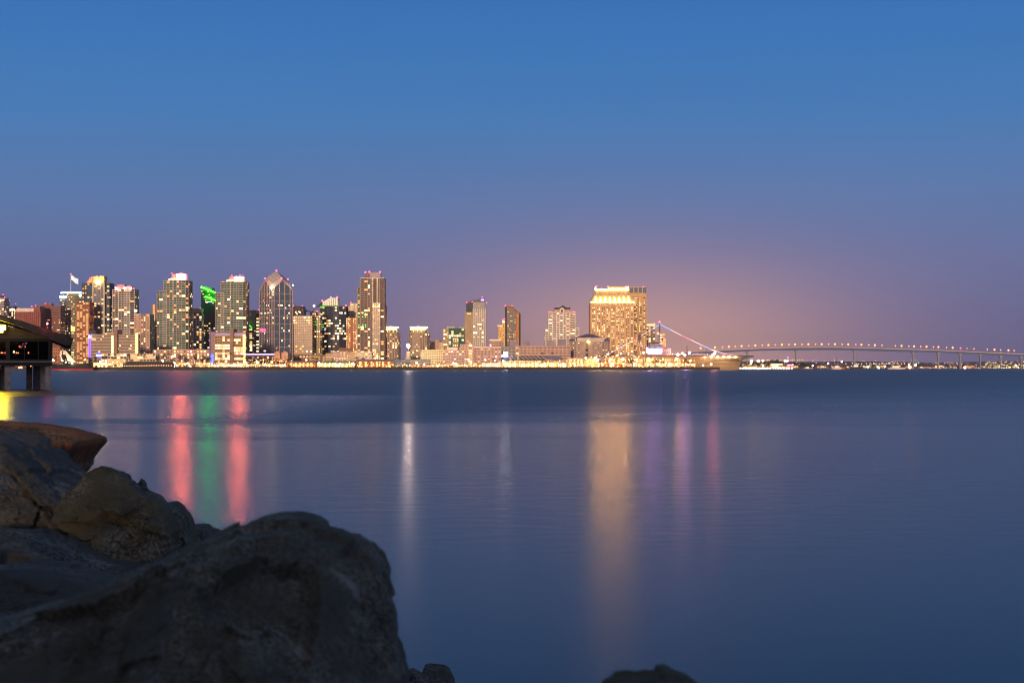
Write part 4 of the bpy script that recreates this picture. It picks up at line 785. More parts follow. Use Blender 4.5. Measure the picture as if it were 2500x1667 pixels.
def palm(px, yt, D, label, base=GZ):
    rq = random.Random(int(px)); z1 = Z(yt+1.5, D); t = thing('palm_tree', label, 'palm tree', (X(px, D), D, base), 'palms along the waterfront')
    m = MB(); m.tube((X(px, D), D, base), (X(px, D)+.2, D, z1), .32, .2, BARK); m.build('trunk', t); m = MB(); c = Vector((X(px, D)+.2, D, z1))
    for k in range(13):
        a = k*.483*2; e = rq.uniform(-.1, .9); d = Vector((math.cos(a), math.sin(a), 0)); sd = Vector((-d.y, d.x, 0))*.34
        p1 = c+d*1.5+Vector((0, 0, 1.1*e+.3)); p2 = c+d*3+Vector((0, 0, .8*e-.7)); p3 = c+d*3.7+Vector((0, 0, -1.9))
        m.add([c-sd*.4, c+sd*.4, p1+sd, p1-sd, p2+sd*.9, p2-sd*.9, p3], [(0, 1, 2, 3), (3, 2, 4, 5), (5, 4, 6)], LEAF)
    m.build('crown', t)
TR = [(134, 864, 14, 'behind the furled left mast of the sailing ship'), (222, 872, 12, 'under the purple hotel edge'), (232, 868, 14, 'left of the blue oval sign'), (308, 868, 12, 'between the two white terrace buildings'), (340, 876, 12, 'in front of the right terrace building'), (386, 862, 16, 'right of the right terrace building'), (402, 858, 18, 'left of the double orange lamp'), (420, 872, 14, 'low under the double orange lamp'), (440, 861, 20, 'below the right half of the left twin'), (455, 868, 18, 'left of the red neon sign'), (478, 858, 18, 'right of the red neon sign'), (494, 862, 18, 'second right of the red neon sign'), (506, 868, 22, 'wide and dark beside the blue fairy lights'), (606, 868, 22, 'left end of the violet lit arcade'), (622, 871, 22, 'under the violet roof edge'), (640, 870, 24, 'in the middle of the violet roof edge'), (658, 871, 22, 'left of the domed pavilion'), (676, 872, 20, 'below the left domed turret'), (706, 871, 16, 'right of the domed pavilion'), (724, 874, 18, 'before the arcade building'), (1012, 866, 22, 'dark mass between the white lamp and the yellowish block'), (1022, 869, 14, 'touching the yellowish block'), (922, 868, 12, 'foot of the tallest tower'), (944, 870, 14, 'foot of the left ring-crowned tower'), (964, 872, 14, 'above the grey port shed'), (984, 872, 12, 'left foot of the white lamp tower'), (1226, 872, 10, 'left of the ice white sign'), (1500, 872, 16, 'behind the carrier stern'), (1520, 872, 14, 'under the mansard hotel'), (1545, 873, 14, 'right under the mansard hotel')]
for i, (px, yt, wp, lab) in enumerate(TR): tree(px, yt, wp, 1885 if not 600 < px < 710 else 1900, 'leafy dark tree '+lab, seed=i, leaf=LEAF if i % 3 else LEAFO)
for px, yt, lab in ((562, 861, 'tall palm before the pillar of the balcony hotel'), (593, 868, 'palm beside the amber bay of the balcony hotel'), (603, 857, 'palm between the balcony hotel and the violet arcade'), (716, 868, 'palm right of the domed pavilion'), (764, 872, 'palm before the lit wall of the arcade building'), (773, 874, 'shorter palm right beside the arcade lit wall palm'), (871, 872, 'palm above the pale curved shed roof'), (886, 874, 'palm right of the cream stone block'), (1324, 861, 'left palm in front of the long pink block'), (1348, 860, 'right palm in front of the long pink block'), (1086, 884, 'palm before the pink middle block'), (1208, 876, 'palm before the gridded pink block'), (278, 873, 'palm before the left terrace building'), (352, 870, 'palm before the right terrace building'), (412, 862, 'palm left beside the double orange lamp'), (450, 866, 'palm beside the red neon sign')):
    palm(px, yt, 1872, lab)

# ------------------------------------------------------------------ street lamps of the waterfront
def lamp(px, py, D, label, mat=LAMPW, r=.85, base=GZ, group='lamps along the waterfront', name='street_lamp', cat='street lamp'):
    t = thing(name, label, cat, (X(px, D), D, base), group); m = MB(); z = Z(py, D)
    m.tube((X(px, D), D, base), (X(px, D), D, z), .16, .1, DARK, 6); m.box(X(px, D)-.5, X(px, D)+.5, D-.15, D+.15, z-.12, z+.05, DARK); m.build('pole', t)
    m = MB(); m.ball((X(px, D), D-.3, z), r, mat, 8, 6); m.build('lamp_globe', t)
LP = [(130, 879.5, 1, 'at the stern of the sailing ship'), (152, 880, 1, 'below the pale sails'), (219.5, 895.5, 2, 'low at the bow of the sailing ship'), (208, 877, 3, 'small one behind the ship bow'), (245, 884, 1, 'left above the glowing fish restaurant'), (259, 882, 1, 'right above the glowing fish restaurant'), (304.5, 867, 1, 'between the terrace buildings'), (365.5, 884, 4, 'yellow one on the dark long ship'), (397.5, 880, 0, 'large white one with the tall stand right of the terraces'), (421, 869.5, 2, 'left of the double pair under the twin tower'), (426, 870, 2, 'right of the double pair under the twin tower'), (425, 893.5, 1, 'at the quay edge under the double pair'), (426, 886, 2, 'middle one under the double pair'), (459, 887, 1, 'below the red neon sign'), (484, 869, 3, 'small above the restaurant roof'), (597, 883, 1, 'left of the kiosk row'), (628, 883.5, 1, 'above the left end of the kiosk row'), (648, 889, 2, 'in the kiosk row trees'), (664, 884.5, 2, 'above the right end of the kiosk row'), (748, 878, 2, 'above the left shed roof'), (778, 886.5, 5, 'left one at the steel frame pavilion'), (831, 888, 5, 'middle one at the steel frame pavilion'), (861, 888.5, 5, 'right one at the steel frame pavilion'), (1017, 885.5, 2, 'orange on the warm lit cabin'), (1107, 886.5, 1, 'on the pink roofed shed'), (1114, 889, 1, 'right gable of the pink roofed shed'), (1143, 878, 2, 'before the blank tower'), (1150, 884, 5, 'at the foot of the blank tower'), (1185, 878.5, 2, 'before the gridded pink block'), (1209, 880, 2, 'left of the ice white sign'), (1229, 882, 0, 'very bright one under the ice white sign'), (1430, 874, 2, 'on the corner of the bright cream terminal'), (1453, 873, 1, 'left end of the carrier stern'), (1459, 879, 1, 'above the bright terminal hall'), (1484, 865, 1, 'at the foot of the left light string'), (1507, 868, 2, 'over the carrier stern deck'), (1516, 863, 6, 'violet one over the stern deck'), (1490, 877, 1, 'before the stern flank'), (1520, 877, 0, 'brightest of the stern quay'), (1552, 877.5, 1, 'before the carrier middle, first'), (1585, 877, 1, 'before the carrier middle, second'), (1619, 877, 1, 'before the carrier middle, third'), (1651, 876.5, 0, 'before the carrier middle, fourth and largest'), (1571, 861, 1, 'left of the carrier island'), (1594, 863.5, 1, 'under the blue neon of the island'), (1683, 861.5, 0, 'bright on the flight deck right of the island'), (1666, 862, 2, 'small on the flight deck near the island'), (1685, 880.5, 2, 'low before the carrier hull'), (1745.5, 861, 0, 'bright on the forward flight deck')]
LM = {0: (LAMPW, 1.15), 1: (LAMPW, .85), 2: (LAMPO, .8), 3: (LAMPO, .5), 4: (glow('yellow_lamp', (1, .78, .25), 60, True), .9), 5: (glow('lime_white_lamp', (1, .92, .5), 110, True), .85), 6: (glow('violet_lamp_big', (.8, .55, 1), 60), .8)}
for px, py, k, lab in LP:
    on_ship = 1590 < px < 1800 and py < 868
    lamp(px, py, 1812 if not on_ship else 1866, {0: 'large white', 1: 'white', 2: 'orange', 3: 'small orange', 4: 'yellow', 5: 'lime white', 6: 'violet'}[k]+' lamp '+lab, LM[k][0], LM[k][1], base=GZ if not on_ship else Z(868, 1866))
for px, py, c, lab in ((1741, 866.5, (1, .10, .16), 'red'), (1655, 866.5, (1, .42, .14), 'amber'), (1672, 866.5, (.8, .3, 1), 'violet')): lamp(px, py, 1858, lab+' deck floodlight added for its water streak, right of the island', glow(lab+'_deck_flood', c, 1500, True), 1.1, base=Z(868.5, 1858), group='coloured floods added for the water streaks', name='flood_light', cat='flood light')  # unseen floods, added to colour the streaks in the water
t = thing('floodlight_tower', 'cream pedestal tower carrying the brightest white floodlight of the skyline', 'light tower', (X(997, 1900), 1900, GZ)); D = 1900
m = MB(); m.box(X(990, D), X(1002, D), D, D+7, GZ, Z(872, D), CREAM); m.box(X(992.5, D), X(999.5, D), D+1.5, D+6, Z(872, D), Z(858, D), CREAM); m.build('pedestal', t); m = MB(); m.tube((X(996.5, D), D+3, Z(858, D)), (X(996.5, D), D+3, Z(845, D)), .6, .4, DARK); m.build('pole', t)
m = MB(); m.ball((X(996.5, D), D+1.5, Z(844, D)), 2.0, glow('searchlight', (1, .74, .60), 650, True), 10, 8, 1.25); m.build('lamp_globe', t)
# string of small quay lights: one lamp each, low bollard lamps
i = 0
for px in [*range(304, 424, 6)]:
    lamp(px, 892.5+.5*math.sin(px), 1791.2, '%s small orange rail lamp from the left on the dark moored ship' % ORD[i], LAMPS, .42, base=Z(896.5, 1791.2), group='orange rail lamps on the dark moored ship', name='rail_lamp', cat='lamp'); i += 1
rq = random.Random(77)
for i in range(44):
    px = 430+i*30.5 if i > 18 else 430+i*29; px += rq.uniform(-6, 6); px = min(px, 1748)
    lamp(px, rq.uniform(889, 893.5), 1806+rq.uniform(0, 8), '%s low warm lamp from the left along the quay walk' % ORD[i], rq.choice([LAMPS, LAMPS, glow('small_white_lamp', (1, .85, .6), 40)]), rq.uniform(.4, .7), group='low lamps along the quay walk', name='path_lamp', cat='lamp')

rq = random.Random(303); m = MB(); fc3 = [glow('amber_speck', (1, .42, .09), 2.6), glow('orange_speck', (1, .28, .05), 1.8), glow('gold_speck', (1, .60, .2), 5), glow('dull_red_speck', (1, .12, .03), .8), paint('speck_shadow', (.06, .03, .02))]
for x0, x1, y0, y1, n_ in ((228, 300, 884, 896, 90), (300, 430, 890, 895, 60), (820, 1230, 884, 892, 120), (1230, 1440, 880, 890, 120), (430, 610, 884, 896, 190), (600, 700, 876, 896, 170), (700, 870, 888, 896, 130), (870, 1230, 889, 897, 240), (1230, 1440, 888, 897, 200), (1440, 1600, 868, 897, 420), (1600, 1700, 876, 897, 230)):
    for _ in range(n_): Dd = rq.uniform(1803, 1811); m.ball((X(rq.uniform(x0, x1), Dd), Dd, Z(rq.uniform(y0, y1), Dd)), rq.uniform(.25, .75), rq.choice(fc3), 4, 3)
single(m, 'quay_lights', 'countless tiny amber lights strung along the whole city quay', 'quay lights', (X(900, 1806), 1806, GZ), kind='stuff')

# ------------------------------------------------------------------ vehicles and containers on the quay
CR = [paint('white_car', (.6, .6, .6), .35), paint('dark_car', (.05, .05, .06), .3), paint('red_car', (.35, .05, .04), .35), paint('silver_car', (.35, .36, .38), .3)]; RUB = paint('tyre', (.02, .02, .02))
def car(px, D, k, label, van=False):
    x = X(px, D); t = thing('parked_van' if van else 'parked_car', label, 'van' if van else 'car', (x, D, GZ), 'vehicles parked on the quay'); Lc, hh = (5.6, 2.3) if van else (4.4, 1.45); m = MB()
    if van: pr_ = [(-2.8, .4), (-2.8, 2.2), (1.6, 2.3), (2.3, 1.3), (2.8, 1.1), (2.8, .4)]
    else: pr_ = [(-2.2, .35), (-2.2, .85), (-1.7, .95), (-1.2, 1.42), (.5, 1.45), (1.2, .95), (2.1, .82), (2.2, .35)]
    m.front([(x+a, GZ+c) for a, c in pr_], D-.9, D+.9, CR[k]); m.build('body', t)
    m = MB(); m.front([(x+a, GZ+c) for a, c in ([(-1.5, 1.4), (-1.5, 2), (1.4, 2.05), (1.95, 1.4)] if van else [(-1.45, .98), (-1.1, 1.36), (.45, 1.38), (.95, .98)])], D-.93, D+.93, GK); m.build('window', t)
    for a in (-Lc*.3, Lc*.3):
        m = MB(); m.tube((x+a, D-.95, GZ+.35), (x+a, D+.95, GZ+.35), .35, .35, RUB, 12); m.build('wheel', t)
for i, px in enumerate([1075, 1090, 1102, 1130, 1147, 1162, 1398, 1416, 1440, 1470, 1530, 1580, 1602, 1665, 1690, 540, 560, 640, 670]):
    car(px, 1803.5+(i % 2)*2.5, i % 4, '%s %s %s from the left parked at the quay edge' % (ORD[i], ('white', 'black', 'red', 'silver')[i % 4], 'van' if i % 5 == 2 else 'car'), i % 5 == 2)
OC = paint('orange_container', (.50, .15, .04), .5); PC = paint('pale_container', (.55, .45, .42), .5)
for i, (xa, xb, yt, mt, lab) in enumerate(((1463, 1486, 888, OC, 'long orange container left of the stern'), (1502, 1520, 888, OC, 'shorter orange container under the brightest stern lamp'), (1616, 1630, 891, PC, 'pale trailer, left of three before the carrier'), (1643, 1658, 891, PC, 'pale trailer, middle of three before the carrier'), (1675, 1686, 891.5, PC, 'pale trailer, right of three before the carrier'), (1522, 1542, 889, PC, 'ribbed pale container beside the orange ones'))):
    D = 1816; m = MB(); x0, x1 = X(xa, D), X(xb, D); m.box(x0, x1, D, D+2.5, GZ+.3, Z(yt, D), mt); k = x0+.2
    while k < x1-.5: m.box(k, k+.25, D-.08, D+2.58, GZ+.5, Z(yt, D)-.15, mt); k += .6
    for kx in (x0+1, x1-1.3): m.box(kx, kx+.4, D+.2, D+2.3, GZ, GZ+.3, RUB)
    single(m, 'container', lab, 'container', ((x0+x1)/2, D, GZ), 'containers and trailers on the quay')
# lit kiosks and tents before the carrier
rq = random.Random(55)
for i in range(17):
    px = 1466+i*14.2; D = 1824+rq.uniform(0, 14); wd = rq.uniform(9, 13); yt = rq.uniform(880, 885); t = thing('market_tent', '%s warm lit tent from the left in the row before the carrier' % ORD[i], 'tent', (X(px, D), D, GZ), 'lit tents before the carrier')
    x0, x1 = X(px-wd/2, D), X(px+wd/2, D); ze = Z(yt+3, D); m = MB(); m.add([(x0, D, ze), (x1, D, ze), (x1, D+6, ze), (x0, D+6, ze), ((x0+x1)/2, D+3, Z(yt, D))], [(0, 1, 4), (1, 2, 4), (2, 3, 4), (3, 0, 4)], rq.choice([SAND, CREAM, TERRA])); m.build('canopy', t)
    m = MB()
    for xx in (x0, x1-.3): m.box(xx, xx+.3, D, D+.3, GZ, ze, WHITE); m.box(xx, xx+.3, D+5.7, D+6, GZ, ze, WHITE)
    m.build('frame', t); m = MB(); q = 3
    for k in range(q): a = x0+.5+(x1-x0-1)*k/q; m.box(a, a+(x1-x0)/q*.7, D+4, D+4.4, GZ+.4, ze-.4-rq.uniform(0, 2), rq.choice([HALLW, HALL, AM, W2, AMW]))
    m.build('lit_stall', t)

# ------------------------------------------------------------------ aircraft carrier museum
D = 1856; t = thing('aircraft_carrier', 'huge grey aircraft carrier with floodlit bow moored at the city quay', 'ship', (X(1700, D), D, 0))
HUL = paint('hull_warm_lit', (.36, .25, .15), .7, .1, .05); HULD = paint('deck_grey', (.11, .115, .12), .7)  # warm quay light is put into the grey hull's base colour
zd = Z(869.5, D); m = MB(); st = []
xs = [X(1478, D)+k*(X(1808, D)-X(1478, D))/30 for k in range(31)]
rings = []
for k, x in enumerate(xs):
    q = k/30; bow = max(0, (q-.72)/.28); wl = 15*(1-bow**2.0)+.25; dk = 17.5*(1-.42*bow**2.2)
    yc = D+18; fl_ = 8*max(0, bow-.35)/.65*1.0
    ring_ = []
    for s_ in (-1, 1):
        pr_ = [(wl*.97, -1), (wl, 0), (wl+(dk-wl)*.10, zd*.35), (wl+(dk-wl)*.3, zd*.62), (dk*.96, zd*.86), (dk, zd)]
        for j, (hw, z) in enumerate(pr_): ring_.append((x+fl_*(max(0, z)/zd)**1.6, yc+s_*hw, z))
    rings.append(ring_)
vs = [v for r_ in rings for v in r_]; fs_ = []
for k in range(30):
    a, c = k*12, (k+1)*12
    for j in range(5): fs_.append((a+j, c+j, c+j+1, a+j+1)); fs_.append((a+6+j, a+7+j, c+7+j, c+6+j))
    fs_.append((a+5, c+5, c+11, a+11))
fs_.append((30*12, 30*12+6, 30*12+7, 30*12+1)); 
for j in range(1, 5): fs_.append((360+j, 366+j, 367+j, 361+j))
fs_.append((0, 1, 2, 3, 4, 5, 11, 10, 9, 8, 7, 6))
m.add(vs, fs_, HUL); m.build('hull', t)
m = MB(); yc = D+18; xa = X(1470, D); m.plan([(xa, yc-20), (X(1640, D), yc-20), (X(1700, D), yc-19), (X(1790, D), yc-16), (X(1838, D), yc-12), (X(1845, D), yc), (X(1838, D), yc+12), (X(1790, D), yc+17), (xa, yc+20)], zd, Z(867.6, D), HULD); m.build('flight_deck', t)
m = MB(); m.front([(X(1793, D), zd), (X(1800, D), zd-1.2), (X(1806, D), zd-5.5), (X(1812, D), zd-6.5), (X(1822, D), zd-3.4), (X(1844, D), zd-.6), (X(1844, D), zd)], yc-11, yc+11, HULD); m.build('bow_overhang', t)
m = MB(); m.box(X(1600, D), X(1705, D), yc-19.6, yc-18, zd*.40, zd*.46, HUL); m.front([(X(1700, D), zd*.47), (X(1700, D), zd*.40), (X(1780, D), zd*.52), (X(1780, D), zd*.55)], yc-18.6, yc-17.4, HUL); m.build('sponson', t)
m = MB()                                              # open hangar bays along the flank
for k in range(9):
    px = 1486+k*23; m.box(X(px, D), X(px+15, D), yc-17.8, yc-17.2, zd*.50, zd*.82, [HALL, AM, DARK, W5, HALL, DARK, W5, W3, DARK][k])
m.build('hangar_bay', t)
for px, py in ((1720, 877), (1736, 877), (1752, 876), (1767, 874.5), (1781, 873), (1797, 873)):
    q = (px-1478)/330; bow = max(0, (q-.72)/.28); dk = 17.5*(1-.42*bow**2.2); m = MB(); z = zd-1.0; m.ball((X(px, D), yc-dk-2.2, z), .38, glow('hull_flood', (1, .72, .36) if px < 1760 else (1, .86, .45), 420, True), 8, 5); m.tube((X(px, D), yc-dk-2.2, z+.3), (X(px, D), yc-dk+1, zd), .12, .12, DARK, 5); m.build('flood_lamp', t)
# island
isl = MB(); IG = paint('island_grey', (.24, .20, .20)); yi = yc-6
isl.box(X(1581, D), X(1627, D), yi-5, yi+6, Z(868, D), Z(846, D), IG); isl.box(X(1588, D), X(1617, D), yi-4, yi+5, Z(846, D), Z(839, D), IG); isl.box(X(1596, D), X(1610, D), yi-3, yi+4, Z(839, D), Z(835.5, D), DARK); isl.box(X(1624, D), X(1640, D), yi-3, yi+5, Z(868, D), Z(850, D), IG); isl.box(X(1616, D), X(1627, D), yi-2, yi+4, Z(848, D), Z(826, D), SAND); o = isl.build('island', t)
m = MB(); m.box(X(1585, D), X(1617, D), yi-5.6, yi-5.1, Z(854.6, D), Z(852, D), glow('blue_white_neon', (.45, .55, 1), 20, True)); m.box(X(1583, D), X(1618, D), yi-5.4, yi-5.1, Z(851.6, D), Z(850, D), glow('deep_blue_neon', (.05, .12, 1), 4, True)); m.box(X(1584, D), X(1617, D), yi-5.6, yi-5.1, Z(858.5, D), Z(857, D), glow('violet_neon', (.75, .25, 1), 170, True)); m.box(X(1584, D), X(1616, D), yi-5.5, yi-5.1, Z(864, D), Z(861, D), glow('pink_neon_band', (1, .12, .35), 16, True)); m.box(X(1580, D), X(1581.5, D), yi-5.5, yi-5, Z(861, D), Z(849, D), glow('violet_neon', (.75, .25, 1), 170, True))
for k, xx in enumerate((1591, 1601, 1606)): m.front([(X(xx, D), Z(851, D)), (X(xx+5, D), Z(846, D)), (X(xx+6.2, D), Z(847, D)), (X(xx+2, D), Z(851, D))], yi-5.5, yi-5.1, glow('deep_blue_neon', (.05, .12, 1), 4, True))
m.build('neon_sign', t, o)
m = MB(); MD = paint('mast_grey', (.10, .10, .10)); xm = X(1612.5, D)
m.tube((xm, yi, Z(846, D)), (xm, yi, Z(787, D)), .9, .35, MD); rq = random.Random(4)
for k in range(9):
    z = Z(834-k*5, D); wv = 3.2-k*.22; m.box(xm-wv, xm+wv, yi-.25, yi+.25, z, z+.35, MD); m.box(xm-.25, xm+.25, yi-wv, yi+wv, z+.05, z+.3, MD); m.tube((xm-wv, yi, z), (xm, yi, z+2.3), .15, .15, MD, 4); m.tube((xm+wv, yi, z), (xm, yi, z+2.3), .15, .15, MD, 4); m.tube((xm+wv*.8, yi, z), (xm+wv*.8, yi, z+rq.uniform(1, 2.4)), .12, .08, MD, 4)
m.build('mast', t, o)
m = MB(); m.tube((X(1622, D), yi-1, Z(826, D)), (X(1622, D), yi-1, Z(813, D)), 2, 1.7, SAND, 10); m.tube((X(1607, D), yi-1, Z(816, D)), (X(1609.5, D), yi-1, Z(810, D)), 1.7, 1.7, WHITE, 10); m.box(X(1613, D), X(1621, D), yi-2, yi+2, Z(833, D), Z(814, D), SAND); m.build('radar_house', t, o)
m = MB()
for k in range(16): m.box(X(1613+(k % 4)*3.3, D), X(1614.6+(k % 4)*3.3, D), yi-2.6, yi-2.1, Z(818+(k//4)*7, D), Z(816+(k//4)*7, D), [W2, W4, W1, W3][k % 4])
m.build('window', t, o); m = MB(); m.ball((xm, yi, Z(785.5, D)), 1.3, RED, 8, 6); m.build('beacon', t, o)
m = MB(); m.tube((X(1564, D), yi, Z(868, D)), (X(1564, D), yi, Z(840, D)), .8, .5, SAND); m.ball((X(1563.5, D), yi, Z(824, D)), 2.2, MD, 8, 6, 2.0); m.tube((X(1564, D), yi, Z(840, D)), (X(1563.5, D), yi, Z(830, D)), .5, .4, MD)
for s_ in (-1, 1): m.tube((X(1564+s_*7, D), yi, Z(846, D)), (X(1563.5, D), yi, Z(834, D)), .35, .25, WHITE, 5)
m.build('deck_crane', t)
rq = random.Random(66)                                # aircraft parked on deck
AG = paint('aircraft_grey', (.45, .45, .43)); 
for i, px in enumerate((1650, 1664, 1700, 1712, 1724, 1776, 1796, 1530, 1545)):
    a = thing('jet_aircraft', '%s parked grey jet from the left on the flight deck' % ORD[(2+i) if px > 1600 else (i-7)], 'aircraft', (X(px, D), yc-8, Z(867.6, D)), 'aircraft on the flight deck'); x = X(px, D); z = Z(867.6, D)+1.3; y = yc-8
    m = MB(); m.tube((x-3.6, y, z), (x+1.5, y, z+.1), .35, .55, AG); m.tube((x+1.5, y, z+.1), (x+4, y, z), .55, .12, AG); m.build('fuselage', a)
    m = MB(); m.add([(x-2, y, z+.1), (x+1, y, z+.1), (x-2.2, y-3, z+.5), (x-3, y-3, z+.5), (x-2.2, y+3, z+.5), (x-3, y+3, z+.5)], [(0, 1, 2, 3), (0, 1, 4, 5)], AG); m.build('wing', a)
    m = MB(); m.front([(x-3.6, z), (x-3.9, z+2), (x-3.1, z+2), (x-2, z+.3)], y-.1, y+.1, AG); m.build('tail_fin', a)
    m = MB(); 
    for q in (-2, 1.5): m.tube((x+q, y, z-1.3), (x+q, y, z), .2, .12, DARK, 6)
    m.build('wheel', a)
# dressing lines with coloured lights
def lights(label, pts, cols):
    o = thing('light_string', label, 'light string', (X(pts[0][0], D), yi, Z(pts[0][1], D)), 'coloured light strings of the carrier')
    for (p, q), c in zip(zip(pts, pts[1:]), cols):
        m = MB(); a = Vector((X(p[0], D), yi, Z(p[1], D))); e = Vector((X(q[0], D), yi, Z(q[1], D))); nn = 4
        for k in range(nn): m.tube(a.lerp(e, k/nn), a.lerp(e, (k+1)/nn), .30, .30, c, 6)
        m.build('light_segment', o)
CB = glow('blue_bulbs', (.10, .38, 1), 2.6); CW = glow('white_bulbs', (1, .80, .66), 1.6); CRD = glow('red_bulbs', (1, .10, .16), 2.4); CP = glow('pink_bulbs', (1, .45, .6), 1.8)
lights('red white and blue light string from mast to carrier stern', [(1489, 864), (1505, 854), (1514, 848.5), (1524, 843.5), (1545, 832), (1567, 819), (1588, 806.5), (1611, 792.5)], [CP, CW, CB, CW, CRD, CW, CB])
lights('red white and blue light string from mast to carrier bow', [(1614, 791), (1640, 804.5), (1665, 817.5), (1690, 829.5), (1716, 842), (1740, 853), (1765, 861), (1795, 868)], [CB, CW, CRD, CW, CB, CW, CP])
# dark moored ship and others
D = 1792; t = thing('moored_ship', 'long black flat ship moored left of the large white lamp', 'ship', (X(362, D), D, 0)); m = MB()
m.front([(X(300, D), .2), (X(300, D), Z(885, D)), (X(318, D), Z(882, D)), (X(408, D), Z(882, D)), (X(424, D), Z(886, D)), (X(424, D), Z(896.5, D)), (X(428, D), .2)], D, D+4, paint('black_hull', (.025, .025, .028), .5)); m.build('hull', t)
m = MB(); m.box(X(300, D), X(424, D), D-.2, D, Z(882.6, D)-.1, Z(882, D)+.1, paint('deck_rim', (.4, .3, .2))); m.build('deck_edge', t); m = MB(); m.box(X(301, D), X(307, D), D-.5, D-.1, Z(888, D), Z(885, D), paint('grey_locker', (.35, .35, .45))); m.build('locker', t)
D = 1776; t = thing('sailing_ship', 'old black sailing ship with red waterline and pale floodlit sails', 'sailing ship', (X(175, D), D, 0)); m = MB()
BK = paint('black_hull', (.025, .025, .028), .5); n_ = 24; vs = []
for k in range(n_+1):
    q = k/n_; x = X(124+100*q, D); wl = 5.2*(math.sin(math.pi*min(1, q*1.02+.02)))**.5*(1-.1*q)+.1; top = Z(889.5-5.2*q**2.2-(1.5 if q < .1 else 0)+1.5*math.sin(math.pi*q), D)
    for s_ in (-1, 1): vs += [(x, D+6+s_*wl*.85, -0.3), (x, D+6+s_*wl*.9, 1.6), (x, D+6+s_*wl, top)]
fr = []; fb = []
for k in range(n_):
    a, c = k*6, k*6+6
    fr += [(a, c, c+1, a+1), (a+3, a+4, c+4, c+3)]; fb += [(a+1, c+1, c+2, a+2), (a+4, a+5, c+5, c+4), (a+2, c+2, c+5, a+5)]
m.add(vs, fb, BK); m.add(vs, fr, paint('red_antifouling', (.45, .03, .03), .5)); m.build('hull', t, smooth=False)
m = MB(); m.tube((X(222, D), D+6, Z(885, D)), (X(232, D), D+6, Z(882.5, D)), .3, .12, BARK); m.build('bowsprit', t)
for px, yt in ((146, 853), (160, 850), (187.5, 856), (206, 868)):
    m = MB(); m.tube((X(px, D), D+6, Z(887, D)), (X(px, D), D+6, Z(yt, D)), .35, .18, BARK)
    for k in range(3): z = Z(yt+4+k*7, D); m.tube((X(px-5, D), D+6, z), (X(px+5, D), D+6, z), .14, .14, BARK, 5)
    m.build('mast', t)
SC = paint('sailcloth', (.85, .74, .56), .9, .08)
for pl in ([(155, 853.5), (182, 884), (163, 882), (158, 869)], [(143, 857), (149, 855), (147, 868), (142, 871)], [(151, 856), (156, 856), (157, 865), (150, 865)], [(144, 870), (147, 870), (149, 881), (145, 882)]):
    m = MB(); m.front([(X(a, D), Z(c, D)) for a, c in pl], D+5.5, D+5.6, SC); m.build('sail', t)
for px in (166, 172, 193, 199): 
    m = MB(); m.ball((X(px, D), D+4, Z(885.5, D)), .5, LAMPS); m.build('deck_lamp', t)
m = MB(); m.ball((X(160, D), D+1, Z(884, D)), .4, glow('sail_flood', (1, .78, .5), 500, True)); m.ball((X(176, D), D-1, Z(886, D)), .4, glow('sail_flood', (1, .78, .5), 500, True)); m.build('deck_flood', t)
def boat(px, D, ln, hgt, label, hullm, lit=W1, mast=0):
    t = thing('boat', label, 'boat', (X(px, D), D, 0), 'small boats on the bay'); x = X(px, D); m = MB()
    vs = []; n_ = 8
    for k in range(n_+1):
        q = k/n_; w_ = ln*.14*math.sqrt(max(0.02, 1-(max(0, q-.45)/.55)**2)); xx = x-ln/2+ln*q; top = hgt*(.38+.12*q*q)
        vs += [(xx, D-w_*.8, -.1), (xx, D-w_, top), (xx, D+w_, top), (xx, D+w_*.8, -.1)]
    fc_ = [(k*4+j, (k+1)*4+j, (k+1)*4+j+1, k*4+j+1) for k in range(n_) for j in range(3)]+[(0, 1, 2, 3), (n_*4, n_*4+1, n_*4+2, n_*4+3)]
    m.add(vs, fc_, hullm); m.build('hull', t); m = MB(); m.box(x-ln*.25, x+ln*.12, D-ln*.08, D+ln*.08, hgt*.4, hgt*.78, WHITE); m.box(x-ln*.12, x+ln*.08, D-ln*.06, D+ln*.06, hgt*.78, hgt, WHITE); m.build('cabin', t)
    m = MB(); m.box(x-ln*.22, x+ln*.1, D-ln*.08-.15, D-ln*.08, hgt*.52, hgt*.68, lit); m.build('window', t)
    if mast:
        m = MB(); m.tube((x, D, hgt), (x, D, hgt+mast), .25, .1, DARK, 6); m.tube((x-ln*.3, D, hgt*.5), (x, D, hgt+mast*.8), .1, .1, DARK, 4); m.tube((x-ln*.1, D, hgt+mast*.4), (x+ln*.1, D, hgt+mast*.4), .1, .1, DARK, 4); m.build('mast', t)
for px, D, ln, hg, lab, hm, li, ms in ((2091, 3000, 26, 12, 'grey tug boat with tall mast right of the second bridge pier', DARK, W4, 10), (1972, 2700, 18, 6, 'white motor boat at the right tip of the dark island', WHITE, W4, 0), (2045, 3200, 34, 9, 'orange lit ferry between island and tug', OC, AM, 0), (2188, 3600, 44, 9, 'long pale barge with cabin lights on the right half of the bay', WHITE, W2, 0), (1880, 2600, 16, 7, 'small fishing boat with thin mast before the island village', WHITE, W1, 9), (2043, 3150, 20, 9, 'pale yacht with tall thin mast left of the tug', WHITE, W4, 22), (52, 1700, 14, 5, 'boat seen between the pier legs covered in tiny lights', DARK, HALLW, 0)):
    boat(px, D, ln, hg, lab, hm, li, ms)

